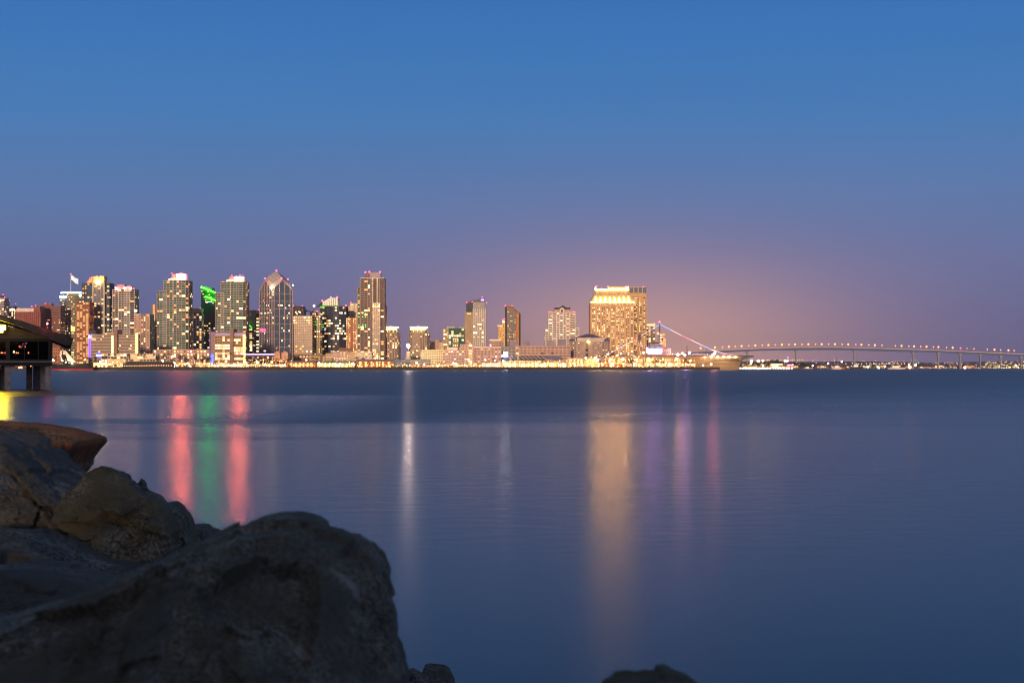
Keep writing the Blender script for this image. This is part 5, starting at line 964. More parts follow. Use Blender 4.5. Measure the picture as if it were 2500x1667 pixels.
# ------------------------------------------------------------------ small wooded island village right of the carrier
D = 2400; isl = MB(); ip = [(1805, 901.5), (1815, 899), (1850, 898.5), (1900, 898.4), (1960, 898.8), (1982, 899.8), (1990, 901.5)]
isl.plan([(X(1806, D), D), (X(1985, D), D), (X(1978, D), D+120), (X(1806, D), D+140)], -1, 1.6, WALLQ); single(isl, 'island_ground', None, None, (X(1900, D), D, 0), kind='structure')
IV = [(1817, 24, 884, 'left of the bright orange lamp'), (1834, 22, 881, 'behind the bright orange lamp'), (1850, 18, 884, 'right of the bright orange lamp'), (1872, 22, 881, 'left of the tallest island tree'), (1891, 26, 875.5, 'tallest on the island'), (1906, 22, 879.5, 'right beside the tallest island tree'), (1924, 24, 881, 'behind the white blue lit roof'), (1940, 24, 881, 'right of the white blue lit roof'), (1955, 26, 884, 'on the falling right slope of the island'), (1970, 22, 888, 'near the right tip of the island'), (1980, 14, 893, 'at the right tip of the island')]
for i, (px, wp, yt, lab) in enumerate(IV): tree(px, yt, wp, D+45, 'dense dark tree '+lab, base=1.6, group='trees on the island', seed=90+i, n=420)
for i, (xa, xb, yt, yb_, lab) in enumerate(((1815, 1848, 890, 899, 'orange lit gabled house at the left end of the island'), (1882, 1912, 885, 899, 'house with long yellow lit roof edge in the island middle'), (1900, 1950, 890, 899, 'low restaurant with red lit windows and magenta sign on the island'), (1852, 1880, 893, 899, 'small dark lit cottage between the island houses'))):
    Dh = D+12-i*2; b = Bld('island_house', lab, 'house', (xa+xb)/2, Dh); b.root.location.z = 1.6; b.root['org'] = [b.root.location.x, Dh, 1.6]; m = MB()
    m.box(X(xa, Dh), X(xb, Dh), Dh, Dh+14, 1.6, Z(yt+3, Dh), BROWN); b.part('wall', m); m = MB(); ym = (xa+xb)/2; m.add([(X(xa-1, Dh), Dh-1, Z(yt+3, Dh)), (X(xb+1, Dh), Dh-1, Z(yt+3, Dh)), (X(xb+1, Dh), Dh+15, Z(yt+3, Dh)), (X(xa-1, Dh), Dh+15, Z(yt+3, Dh)), (X(xa+3, Dh), Dh+7, Z(yt, Dh)), (X(xb-3, Dh), Dh+7, Z(yt, Dh))], [(0, 1, 5, 4), (1, 2, 5), (2, 3, 4, 5), (3, 0, 4)], DARK); b.part('roof', m)
    for k in range(int((xb-xa)/2.4)):
        for yy in (yt+4.4, ):
            if b.rng.random() < .8: b.wins.append(((X(xa+1.2+k*2.4, Dh), Dh), (1, 0), (0, -1), 0, Z(yy+2, Dh), 1.1, 1.1, b.rng.choice([W2, W1, W5, AM, HALL]), True, .1))
    if i == 1: b.box('lit_roof_edge', 1884, 1910, 888, 889.4, HALLW, -1.3, -.5)
    if i == 2: b.box('magenta_sign', 1922, 1938, 889.5, 892.5, glow('magenta_sign', (1, .12, .55), 5), -2, -1.2); b.box('white_blue_roof_light', 1915, 1924, 878.5, 883, glow('sign_white', (.95, .97, 1), 6), 40, 42)
    b.done()
rq = random.Random(14)
for i in range(20):
    px = 1808+i*6.6; lamp(px, 899+rq.uniform(-.6, .3), D-2, '%s white ball lamp from the left along the island shore' % ORD[i], glow('small_white_lamp', (1, .85, .6), 40), .75, base=.4, group='ball lamps along the island shore', name='shore_lamp', cat='lamp')
for px, py, k, lab in ((1834.5, 881.5, 0, 'brightest one on the island, above its left end'), (1833, 887, 2, 'just below the brightest island lamp'), (1852, 882, 1, 'right of the brightest island lamp'), (1888, 896, 1, 'in front of the island middle house'), (1896, 895, 1, 'second before the island middle house'), (1862, 881.5, 3, 'small one above the left cottage'), (1923.5, 873, 7, 'tiny red one over the white blue roof'), (1862.5, 893, 2, 'between the cottages')):
    mt, r_ = (RED, 1) if k == 7 else LM[k]; lamp(px, py, D+4, ('red' if k == 7 else 'orange' if k in (2, 3) else 'white')+' island lamp, '+lab, mt, r_*1.2, base=1.6, group='lamps on the island', name='street_lamp')
rq = random.Random(15)
m = MB()
for i in range(150): px = rq.uniform(1812, 1952); m.ball((X(px, D), D+rq.uniform(2, 10), Z(rq.uniform(886+abs(px-1870)*.02, 898), D)), rq.uniform(.25, .5), rq.choice([W2, W5, W1, AM]), 5, 3)
single(m, 'fairy_lights', 'scattered tiny warm lights strung through the island village', 'fairy lights', (X(1870, D), D, 1.6), kind='stuff')

# ------------------------------------------------------------------ bridge
D = 5200; t = thing('road_bridge', 'long curved blue girder road bridge on tall grey piers across the bay', 'bridge', (X(2090, D), D, 0))
def dy_(px):
    P = [(1660, 861), (1700, 858.5), (1770, 855), (1850, 851), (1944, 848.6), (2030, 848), (2086, 849), (2140, 850.5), (2230, 853.3), (2292, 855.2), (2345, 857.8), (2400, 860.3), (2444, 862.3), (2500, 864.8), (2600, 870), (2700, 876)]
    for (a, c), (e, g_) in zip(P, P[1:]):
        if a <= px <= e: return c+(g_-c)*(px-a)/(e-a)
    return 861
gm = MB(); dk = MB(); rl = MB(); BL = paint('bridge_blue', (.07, .13, .27), .5, .12, .02); DKM = paint('bridge_deck', (.62, .40, .27)); pxs = list(range(1664, 2700, 9))
for a, c in zip(pxs, pxs[1:]):
    th = 6.4 if 1900 < a < 2240 else 5.4
    za, zc = Z(dy_(a), D), Z(dy_(c), D); s_ = F/D
    gm.front([(X(a, D), za-1), (X(c, D), zc-1), (X(c, D), zc-th/s_), (X(a, D), za-th/s_)], D+1, D+13, BL); dk.front([(X(a, D), za+.5), (X(c, D), zc+.5), (X(c, D), zc-1), (X(a, D), za-1)], D-1, D+15, DKM)
    rl.front([(X(a, D), za+1.7), (X(c, D), zc+1.7), (X(c, D), zc+.5), (X(a, D), za+.5)], D-.9, D-.5, paint('bridge_parapet', (.55, .38, .30)))
gm.build('girder', t); dk.build('deck', t); rl.build('parapet', t); PM = paint('pier_concrete', (.27, .27, .31))
for px in (1731, 1825, 1944.5, 2087, 2230.5, 2292, 2345, 2394.5, 2444.5, 2494):
    m = MB(); x = X(px, D); zt = Z(dy_(px)+5.2, D); wd = 2.6 if px < 2300 else 2.0; m.box(x-wd, x+wd, D+3, D+11, -1, zt-3.5, PM); m.front([(x-wd-.2, zt-8), (x+wd+.2, zt-8), (x+7, zt-2), (x+7, zt+.2), (x-7, zt+.2), (x-7, zt-2)], D+1.5, D+12.5, PM); m.build('pier', t)
BL_ = [(1644, 3), (1710.4, 2), (1745.5, 2), (1764, 0), (1779.5, 2), (1795, 0), (1810.5, 2), (1828, 0), (1844, 2), (1861, 0), (1876, 2), (1893, 0), (1909, 2), (1926, 0), (1941, 2), (1958, 0), (1973.6, 2), (1991, 0), (2006, 2), (2023, 0), (2038.5, 2), (2056, 0), (2071, 2), (2089, 4), (2103, 2), (2121, 0), (2136, 2), (2153.5, 0), (2186, 0), (2201, 2), (2219, 0), (2231.5, 5), (2248, 0), (2262, 2), (2279, 0), (2291, 2), (2311, 0), (2326, 2), (2345, 4), (2361, 3), (2378, 0), (2410.5, 0), (2428, 2), (2443, 0), (2462, 2), (2476, 0)]
BO = glow('bridge_lamp', (1, .28, .06), 5); BR = glow('bridge_red', (1, .05, .12), 8)
for i, (px, k) in enumerate(BL_[1:]):
    zb = Z(dy_(px), D)+.6; hgt = 11; dd = D+1 if k in (2, 5) else D+12
    q = thing('bridge_lamp', '%s lamp from the left on the blue bridge, %s' % (ORD[i], {0: 'small orange', 2: 'large orange', 3: 'small white', 4: 'red', 5: 'large reddish'}[k]), 'street lamp', (X(px, dd), dd, zb), 'lamps on the blue bridge')
    m = MB(); m.tube((X(px, dd), dd, zb), (X(px, dd), dd, zb+hgt), .45, .3, paint('lit_tone_post', (.6, .35, .2)), 6); m.build('pole', q); m = MB(); m.ball((X(px, dd), dd, zb+hgt+.6), {0: 1.9, 2: 3.2, 3: 1.5, 4: 2.3, 5: 3.2}[k], {4: BR, 5: glow('bridge_reddish', (1, .22, .14), 6)}.get(k, BO), 8, 6); m.build('lamp_globe', q)  # lamp light on the posts put into their orange colour
for px in (1677, 1726.5):
    m = MB(); x = X(px, 2600); z0 = GZ if px < 1700 else 2
    zt_ = Z(843 if px < 1700 else 847, 2600)
    for k in range(8):
        za, zb = z0+(zt_-z0)*k/8, z0+(zt_-z0)*(k+1)/8
        for s_ in (-1, 1): m.tube((x+s_*1.3, 2600, za), (x+s_*1.3, 2600, zb), .25, .25, REDBR, 4); m.tube((x+s_*1.3, 2600, za), (x-s_*1.3, 2600, zb), .16, .16, REDBR, 4)
    single(m, 'lattice_mast', 'thin lattice mast behind the carrier, '+('left' if px < 1700 else 'right')+' of two', 'mast', (x, 2600, z0))
# far city lights
rq = random.Random(11); m = MB(); cols = [glow('far_orange', (1, .38, .12), 3.5), glow('far_white', (1, .85, .55), 3), glow('far_yellow', (1, .62, .15), 3), glow('far_red', (1, .08, .08), 4), glow('far_dim', (1, .4, .18), 1.3), glow('far_green', (.3, 1, .6), 1.6)]
def far(x0, x1, y0, y1, n, D0, D1, r0, r1, cc=cols):
    for _ in range(n):
        Dd = rq.uniform(D0, D1); px = rq.uniform(x0, x1); py = rq.uniform(y0, y1); m.ball((X(px, Dd), Dd, Z(py, Dd)), rq.uniform(r0, r1), rq.choice(cc), 4, 3)
far(1850, 1960, 878.5, 880, 42, 8400, 8500, 1.2, 2.4, [cols[2], cols[1]]); far(1960, 2240, 878, 882, 34, 8300, 8500, .8, 1.9); far(1990, 2240, 884, 899, 110, 5310, 5600, .4, 1.5); far(2060, 2240, 886.5, 888.5, 40, 5800, 6000, 1, 2, cols[:2]); far(2230, 2340, 884, 888, 26, 6500, 7000, .8, 2); far(2300, 2420, 885, 893, 26, 5600, 6600, .7, 1.7)
far(2405, 2505, 882, 894, 110, 5600, 7000, .7, 1.9, [cols[1], cols[2], cols[4], cols[2]]); far(2412, 2505, 895.5, 898.5, 60, 5310, 5400, .8, 1.8, [cols[1], cols[2]]); far(2240, 2400, 896.5, 899, 60, 5310, 5400, .6, 1.8); far(1750, 2500, 898, 899.5, 90, 5310, 5400, .4, 1.3)
single(m, 'city_lights', 'countless tiny lights of the far shore under the blue bridge', 'city lights', (X(2200, 5400), 5400, 2.2), kind='stuff')
for i, (px, py, k, r_, lab) in enumerate(((2145, 897.5, 'y', 3.2, 'yellow white, left of the big pair'), (2221, 896.5, 'o', 4.2, 'largest orange, below the bridge pier'), (2219, 891, 'o', 2.6, 'orange, just above the largest one'), (2235, 891, 'o', 3.2, 'orange, right of the pier'), (2355.5, 898, 'o', 4.0, 'orange red cluster alone on the right'), (2022, 887, 'r', 2.8, 'red orange, over the boats'), (2055, 882.5, 'o', 2.6, 'orange, high over the tug'), (2160, 894, 'o', 2.4, 'small orange, left half'), (1984, 893, 'o', 2.4, 'orange, right of the island tip'), (2118, 896, 'y', 2.4, 'yellow, right of the tug'), (2480, 892, 'y', 2.0, 'white, near the right frame edge'))):
    lamp(px, py, 5320, 'far shore flood light: '+lab, {'y': glow('far_flood_yellow', (1, .8, .4), 60), 'o': glow('far_flood_orange', (1, .42, .14), 60), 'r': glow('far_flood_red', (1, .2, .12), 50)}[k], r_, base=1.0, group='flood lights on the far shore', name='flood_light', cat='flood light')
for i in range(14):
    px = 1995+i*36; D_ = 5360; wq = rq.uniform(14, 26); low('%s low far shore building from the left under the bridge' % ORD[i], px, px+wq, rq.uniform(891.5, 896), D_, rq.choice([GREY, PINK, SAND]), name='harbour_building', kind='punch', fh=4, cw=7, ww=.6, wh=.5, lit=.35, lits=[W2, W5, W1], mbot=.5, mtop=.5, sides=False)

# ------------------------------------------------------------------ restaurant on piles at the left
D = 151.5; k_ = D/F; PR = thing('pier_restaurant', 'dark wooden restaurant on concrete piles with wide sloping roof', 'restaurant', (X(40, D), D, 0)); xl = X(-330, D)
OLW = paint('olive_boarding', (.22, .19, .11), .8, .2, .6); RFM = paint('dark_shingle', (.10, .095, .075), .9, .25, 1.5); BEAM = paint('dark_beam', (.085, .078, .062))
# floor with joists and fascia
m = MB(); m.box(xl, X(126, D), D, D+13, Z(893, D), Z(884, D), BEAM); m.build('deck', PR)
m = MB(); m.box(xl, X(126.5, D), D-.25, D-.02, Z(884, D), Z(881.6, D), paint('pale_rail', (.5, .48, .45))); m.build('deck_edge', PR)
# wall band with window openings (frame built around them)
yt, yb = Z(827, D), Z(881.6, D); wy0, wy1 = Z(834, D), Z(877, D)
m = MB(); m.box(xl, X(126, D), D, D+.25, wy0, yt, BEAM); m.box(xl, X(126, D), D, D+.25, yb, wy1, BEAM)
for xa, xb in ((-330, -150), (-62, -54), (20, 30), (62, 64), (94, 96), (118, 126)): m.box(X(xa, D), X(xb, D), D, D+.25, wy1, wy0, BEAM)
m.box(X(126, D)-.25, X(126, D), D+.25, D+13, yb, yt, BEAM); m.box(xl, X(126, D), D+12.8, D+13, yb, yt, paint('dark_interior', (.03, .014, .01))); m.box(xl, X(125, D), D+.3, D+12.7, yt-.05, yt+.05, BEAM); m.build('wall', PR)
for xa, xb in ((-150, -62), (-54, 20), (30, 62), (64, 94), (96, 118)):
    m = MB(); m.box(X(xa, D), X(xb, D), D+.1, D+.13, wy1, wy0, paint('tinted_pane', (.03, .03, .03), .1)); mt = bpy.data.materials.new('clear_glass') if 'cg' not in MC else MC['cg']
    if 'cg' not in MC:
        mt.use_nodes = True; q = mt.node_tree; q.nodes.clear(); tr = q.nodes.new('ShaderNodeBsdfTransparent'); tr.inputs[0].default_value = (.8, .8, .8, 1); gl = q.nodes.new('ShaderNodeBsdfGlossy'); gl.inputs['Roughness'].default_value = .05; mx = q.nodes.new('ShaderNodeMixShader'); mx.inputs[0].default_value = .025
        q.links.new(tr.outputs[0], mx.inputs[1]); q.links.new(gl.outputs[0], mx.inputs[2]); q.links.new(mx.outputs[0], q.nodes.new('ShaderNodeOutputMaterial').inputs[0]); MC['cg'] = mt
    m.mats = [MC['cg']]; m.m = [0]*len(m.f); m.build('window', PR)
# gable wall and roof
m = MB(); m.front([(xl, yt), (X(122, D), yt), (X(60, D), Z(806, D)), (X(-60, D), Z(774, D)), (xl, Z(845, D) if False else Z(812, D))], D+.02, D+.3, OLW); 
m.build('gable_wall', PR)
m = MB(); yb_ = D+14
for k in range(9): z = yt+.12+k*.28; m.box(xl, X(max(20, 118-k*14), D), D-.03, D+.02, z, z+.02, BEAM)
m.build('board_joint', PR)
m = MB(); P_ = lambda a, c: (X(a, D), Z(c, D))
m.front([P_(-80, 745), P_(0, 768.5), P_(60, 786), P_(110, 803), P_(176.5, 826.5), P_(172, 844), P_(160, 845), P_(126, 831), P_(60, 802), P_(0, 781), P_(-80, 760)], D-2.6, D+15, RFM)
m.front([P_(-80, 745), P_(-80, 760), (xl, Z(860, D)), (xl-.1, Z(845, D))], D-2.6, D+15, RFM); m.build('roof', PR)
m = MB(); m.front([P_(-60, 757), P_(0, 774.2), P_(31, 786.2), P_(31, 787.4), P_(0, 776), P_(-60, 759)], D-2.72, D-2.62, paint('lit_tone_fascia', (.62, .42, .12))); m.front([P_(-60, 753), P_(0, 770.6), P_(24, 779), P_(24, 779.7), P_(0, 771.4), P_(-60, 754)], D-2.72, D-2.62, paint('lit_tone_fascia', (.5, .3, .12))); m.build('fascia', PR)  # lamp glow on the roof edge put into the strip colours
YL = glow('yellow_flood', (1, .68, .02), 200, True); m = MB(); m.box(X(-16, D), X(22, D), D-.55, D-.05, Z(814.5, D), Z(794, D), DARK); m.box(X(-14, D), X(20, D), D-.58, D-.56, Z(806, D), Z(796, D), YL); m.box(X(-14, D), X(14, D), D-.58, D-.56, Z(812.5, D), Z(806, D), YL); m.build('flood_light', PR)
m = MB(); m.ball((X(117, D), D-2.9, Z(792.5, D)), .065, glow('magenta_red_lamp', (1, .03, .16), 260, True)); m.build('roof_lamp', PR)
m = MB(); m.ball((X(172, D), D-2.4, Z(829, D)), .05, LAMPS); m.build('eave_lamp', PR)
# interior: pendants, bar, tables
RSH = glow('red_shade', (1, .12, .04), 2.2); TBL = paint('red_brown_table', (.35, .08, .04), .4)
for i, (px, py) in enumerate(((9, 845), (77, 846), (89, 846), (64, 859), (44, 862), (-30, 846), (-90, 848))):
    dd = D+3.5; m = MB(); m.tube((X(px, dd), dd, Z(py+2.5, dd)), (X(px, dd), dd, Z(py-2.5, dd)), .11, .05, RSH if i != 3 else W2, 8); m.tube((X(px, dd), dd, Z(py-2.5, dd)), (X(px, dd), dd, yt), .01, .01, DARK, 4); m.build('pendant_lamp', PR)
rq = random.Random(8)
for px in (35, 48, 68, 80, 95, 12, -20, -110):
    dd = D+2.5+rq.uniform(0, 2); x = X(px, dd); z = yb+.05; t = thing('dining_table', {35: 'dining table at the left of the wide pier restaurant window', 48: 'dining table under the white pendant in the pier restaurant', 68: 'dining table below the left red pendant of the pier restaurant', 80: 'dining table below the right red pendant of the pier restaurant', 95: 'rightmost dining table in the pier restaurant window', 12: 'dining table in the left window of the pier restaurant', -20: 'dining table just outside the left frame edge in the pier restaurant', -110: 'far dining table outside the left frame edge'}[px], 'table', (x, dd, z), 'tables inside the pier restaurant')
    m = MB(); m.box(x-.55, x+.55, dd-.4, dd+.4, z+.72, z+.76, TBL); m.build('table_top', t); m = MB(); m.tube((x, dd, z), (x, dd, z+.72), .05, .05, DARK); m.build('leg', t)
    m = MB(); m.ball((x-.15, dd-.1, z+.86), .07, glow('table_candle', (1, .25, .08), 5)); m.build('candle', t)
m = MB()
for px, py, c in ((97, 849, 0), (99, 845, 0), (101, 840, 1), (108, 838.5, 1), (110, 838.5, 1), (104, 843, 0), (84, 836.5, 2), (41, 836, 2), (30, 863, 2), (36, 862, 3), (40, 860, 3), (47, 858, 3), (55, 868, 2), (98, 862, 3), (102, 864, 3), (88, 836.6, 2), (112, 862, 3), (70, 868, 3), (84, 867, 3), (12, 866, 3), (15, 870, 3), (60, 846, 3), (52, 853, 3)):
    dd = D+6; m.box(X(px, dd), X(px+rq.uniform(.8, 2), dd), dd, dd+.1, Z(py+.5, dd), Z(py, dd), [glow('pink_tube', (1, .5, .7), 4), glow('violet_tube', (.9, .5, .95), 4), W3, glow('dull_red_glow', (1, .16, .06), 1.1)][c])
m.build('bar_lights', PR)
PL = paint('pale_pile', (.62, .52, .38), .8, .35, 1.5); PLD = paint('dark_pile', (.26, .23, .18), .8, .3, 1.5)
for i, (xa, xb, dd, mt) in enumerate(((19, 28.5, 0, PL), (8, 14, 4, PLD), (-4, 4, 8, PLD), (66, 76, 5, PLD), (81, 88, 8, PLD), (91, 99, 6, PLD), (100, 110, 3.5, PL), (113, 122.5, 0, PL), (-60, -50, 0, PL), (-44, -36, 4, PLD), (-110, -100, 2, PL))):
    m = MB(); m.box(X(xa-1.5, D), X(xb+2.5, D), D+.3+dd, D+.3+dd+.65, -1.5, Z(893, D), mt); m.build('pile', PR)
for i, (px, py) in enumerate(((6.5, 894), (6.5, 901), (78, 894), )): 
    m = MB(); m.ball((X(px, D), D+.1, Z(py, D)), .035, LAMPS); m.build('deck_lamp', PR)

# the building stands turned so that its right side runs along the line of sight
piv = Vector((X(126, D), D, 0)); ang = R(17.5)
from mathutils import Matrix
for o in [PR]+[o for o in COL.objects if o.name.startswith('dining_table')]:
    v = Matrix.Rotation(ang, 3, 'Z') @ (Vector(o.location)-piv); o.location = piv+v; o.rotation_euler = (0, 0, ang)

# ------------------------------------------------------------------ rocks
def rock_mat(name, c1, c2, sc, spec, warm=None, rough=.85):
    m, t, p = mat_base(name); n = t.nodes; l = t.links; g = n.new('ShaderNodeNewGeometry')
    a = n.new('ShaderNodeTexNoise'); a.inputs['Scale'].default_value = sc; a.inputs['Detail'].default_value = 9; a.inputs['Roughness'].default_value = .65; l.new(g.outputs['Position'], a.inputs['Vector'])
    r = n.new('ShaderNodeValToRGB'); r.color_ramp.elements[0].position = .36; r.color_ramp.elements[1].position = .66; r.color_ramp.elements[0].color = c1+(1,); r.color_ramp.elements[1].color = c2+(1,); l.new(a.outputs[0], r.inputs[0]); last = r.outputs[0]
    # pale mineral veins and flecks, all running one way
    mp = n.new('ShaderNodeMapping'); mp.vector_type = 'TEXTURE'; mp.inputs['Rotation'].default_value = (0, R(44), R(12)); mp.inputs['Scale'].default_value = (2.6/sc, .7/sc, .55/sc); l.new(g.outputs['Position'], mp.inputs[0])
    v = n.new('ShaderNodeTexNoise'); v.inputs['Scale'].default_value = 1.4; v.inputs['Detail'].default_value = 4; l.new(mp.outputs[0], v.inputs['Vector'])
    vr = n.new('ShaderNodeValToRGB'); vr.color_ramp.elements[0].position = .62; vr.color_ramp.elements[1].position = .70; l.new(v.outputs[0], vr.inputs[0])
    mx = n.new('ShaderNodeMixRGB'); f2 = n.new('ShaderNodeMath'); f2.operation = 'MULTIPLY'; f2.inputs[1].default_value = .42; l.new(vr.outputs[0], f2.inputs[0])
    fg = n.new('ShaderNodeTexNoise'); fg.inputs['Scale'].default_value = sc*8; fg.inputs['Detail'].default_value = 6; fg.inputs['Roughness'].default_value = .7; l.new(g.outputs['Position'], fg.inputs['Vector'])
    fr_ = n.new('ShaderNodeValToRGB'); fr_.color_ramp.elements[0].position = .38; fr_.color_ramp.elements[1].position = .62; fr_.color_ramp.elements[0].color = (.45, .45, .45, 1); fr_.color_ramp.elements[1].color = (1.5, 1.5, 1.5, 1); l.new(fg.outputs[0], fr_.inputs[0])
    mg = n.new('ShaderNodeMixRGB'); mg.blend_type = 'MULTIPLY'; mg.inputs[0].default_value = 1; l.new(last, mg.inputs[1]); l.new(fr_.outputs[0], mg.inputs[2]); last = mg.outputs[0]
    l.new(f2.outputs[0], mx.inputs[0]); l.new(last, mx.inputs[1]); mx.inputs[2].default_value = spec+(1,); last = mx.outputs[0]
    if warm:
        w_ = n.new('ShaderNodeTexNoise'); w_.inputs['Scale'].default_value = sc*.35; w_.inputs['Detail'].default_value = 5; l.new(g.outputs['Position'], w_.inputs['Vector']); wr = n.new('ShaderNodeValToRGB'); wr.color_ramp.elements[0].position = .45; wr.color_ramp.elements[1].position = .6; l.new(w_.outputs[0], wr.inputs[0])
        mw_ = n.new('ShaderNodeMixRGB'); l.new(wr.outputs[0], mw_.inputs[0]); l.new(last, mw_.inputs[1]); mw_.inputs[2].default_value = warm+(1,); last = mw_.outputs[0]
    l.new(last, p.inputs['Base Color']); p.inputs['Roughness'].default_value = rough; p.inputs['Specular IOR Level'].default_value = .25
    b1 = n.new('ShaderNodeTexNoise'); b1.inputs['Scale'].default_value = sc*5; b1.inputs['Detail'].default_value = 8; b1.inputs['Roughness'].default_value = .7; l.new(g.outputs['Position'], b1.inputs['Vector'])
    bu = n.new('ShaderNodeBump'); bu.inputs['Strength'].default_value = .8; bu.inputs['Distance'].default_value = .25/sc; l.new(b1.outputs[0], bu.inputs['Height']); l.new(bu.outputs[0], p.inputs['Normal'])
    return m
def star(outline, c, n):
    res = []; m_ = len(outline)
    for i in range(n):
        a = 2*math.pi*i/n; d = (math.cos(a), -math.sin(a)); best = 0
        for k in range(m_):
            p, q = outline[k], outline[(k+1) % m_]; ex, ey = q[0]-p[0], q[1]-p[1]; den = d[0]*ey-d[1]*ex
            if abs(den) < 1e-9: continue
            t_ = ((p[0]-c[0])*ey-(p[1]-c[1])*ex)/den; s_ = ((p[0]-c[0])*d[1]-(p[1]-c[1])*d[0])/den
            if t_ > 0 and -.001 <= s_ <= 1.001: best = max(best, t_)
        res.append((d, best))
    return res
def rock(label, outline, c, D, thick, mat, seed, amp=.05, nf=220, nl=120, back=None, facet=.10, tilt=.0, rough_=1.0):
    """a boulder: its outline sits at distance D; it bulges thick metres towards and away from the eye"""
    rr_ = random.Random(seed*31+5); planes = []
    for _ in range(26):
        a = rr_.uniform(0, 2*math.pi); e = rr_.uniform(.05, .78); planes.append((Vector((e*math.cos(a), e*math.sin(a), -math.sqrt(1-e*e))), rr_.uniform(max(.68, e+.03), .93)))
    st = star(outline, c, nf); vs = []; rad = sum(r for _, r in st)/nf/F*D
    for j in range(nl+1):
        t_ = -math.pi/2+math.pi*j/nl; ct = math.cos(t_)**.62; s_ = math.sin(t_)
        for (d, r) in st:
            lat = ct; px = c[0]+d[0]*r*lat; py = c[1]+d[1]*r*lat
            dd = D+s_*(thick if s_ < 0 else (back or thick))+tilt*(py-c[1])/F*D*-1
            # keep the true size: place at depth dd but with the metric offset of depth D
            Ds = D-tilt*(py-c[1])/F*D
            x = X(px, Ds); z = Z(py, Ds); v = Vector((x, dd, z)); ctr = Vector((X(c[0], D), D, Z(c[1], D)))
            us = Vector((d[0]*lat, d[1]*lat, s_)); kf = 1.0
            for pn, pd in planes:
                q_ = us.dot(pn)
                if q_ > pd: kf = min(kf, pd/q_)
            v = ctr+(v-ctr)*kf
            q = (v+Vector((seed*7.3, seed*3.1, 0)))/rad
            vo = noise.voronoi(q*1.7)[0]; f_ = (vo[1]-vo[0]); fb = noise.fractal(q*2.6, 1, 2.1, 5)
            k = 1-abs(ct)*.0
            rdg = noise.ridged_multi_fractal(q*3.1, 1, 2.2, 5, 1, 2)
            fac = 0
            for fs2, fa in ((1.5, .30), (4.2, .20), (11, .12)):
                p0 = noise.voronoi(q*fs2)[1][0]; pv = p0*5.37; nv_ = Vector((noise.noise(pv+Vector((12.3, 1, 7))), noise.noise(pv+Vector((3, 21.7, 7))), noise.noise(pv+Vector((3, 1, 37.1)))))
                fac += fa*((q*fs2-p0).dot(nv_)*1.5+.45*noise.noise(p0*3.3))/fs2*1.5
            off = rough_*rad*fac*(1-.72*ct**10)+facet*rad*(f_-.35)*(1-.75*ct**6)+amp*rad*fb*(1-.55*ct**8)-.018*rad*rdg*(1-.5*ct**8)+.012*rad*noise.fractal(q*14, .8, 2.1, 4)
            vs.append(v+(v-ctr).normalized()*off)
    fs_ = [(j*nf+i, j*nf+(i+1) % nf, (j+1)*nf+(i+1) % nf, (j+1)*nf+i) for j in range(nl) for i in range(nf)]
    m = MB(); m.add(vs, fs_, mat); loc = (X(c[0], D), D, min(v.z for v in vs)); o = single(m, 'boulder', label, 'boulder', loc, 'shore boulders', smooth=True)
    return o
RK1 = rock_mat('warm_lit_rock', (.12, .07, .04), (.40, .26, .12), 9, (.5, .4, .25), (.52, .21, .08))  # orange also carries the warm lamp light falling on the top boulder
RK2 = rock_mat('dark_basalt', (.12, .12, .10), (.32, .33, .30), 9, (.6, .58, .52), (.17, .17, .14))
RK3 = rock_mat('olive_rock', (.10, .10, .075), (.34, .34, .25), 12, (.65, .62, .52), (.19, .18, .11))  # olive tones mottled by noise
RK4 = rock_mat('wet_dark_rock', (.17, .165, .12), (.35, .345, .27), 20, (.9, .9, .86), (.20, .20, .15))
rock('flat topped boulder with warm lamp light in its orange, at the left edge', [(-260, 1010), (-60, 1026), (0, 1032), (62, 1037), (130, 1047), (185, 1060), (215, 1073), (213, 1086), (190, 1112), (173, 1136), (173, 1156), (164, 1163), (120, 1230), (-120, 1260), (-300, 1200)], (40, 1130), 7.0, .8, RK1, 1, facet=.04, tilt=.35, rough_=.35)
rock('long dark boulder sloping down to the right under the orange one', [(-380, 1020), (-80, 1052), (0, 1072), (25, 1080), (50, 1091), (92, 1130), (150, 1170), (190, 1190), (260, 1230), (330, 1360), (300, 1430), (200, 1425), (90, 1370), (-60, 1330), (-400, 1340)], (60, 1220), 5.2, .62, RK2, 2, facet=.08, tilt=.3)
rock('pointed olive boulder in the middle of the heap', [(200, 1180), (215, 1165), (236, 1150), (256, 1141), (285, 1150), (302, 1156), (335, 1181), (345, 1196), (380, 1216), (402, 1236), (425, 1300), (430, 1400), (400, 1480), (300, 1510), (200, 1470), (130, 1390), (120, 1290), (160, 1220)], (285, 1300), 4.8, .26, RK3, 3, facet=.08, tilt=.55, rough_=1.2)
rock('narrow rounded boulder right of the pointed one', [(400, 1240), (408, 1228), (416, 1225), (432, 1234), (450, 1258), (463, 1290), (470, 1330), (440, 1400), (380, 1390), (385, 1300)], (425, 1310), 5.5, .22, RK3, 4, facet=.06, tilt=.3)
rock('low black boulder just above the biggest one', [(455, 1300), (462, 1280), (482, 1281), (505, 1287), (522, 1302), (560, 1360), (520, 1400), (440, 1400), (420, 1340)], (490, 1340), 6.0, .25, RK2, 5, facet=.06, tilt=.3)
rock('small dark stone behind the pointed boulder', [(172, 1166), (185, 1166), (212, 1170), (225, 1190), (215, 1225), (160, 1225), (150, 1180)], (190, 1195), 5.9, .12, RK2, 6, facet=.03)
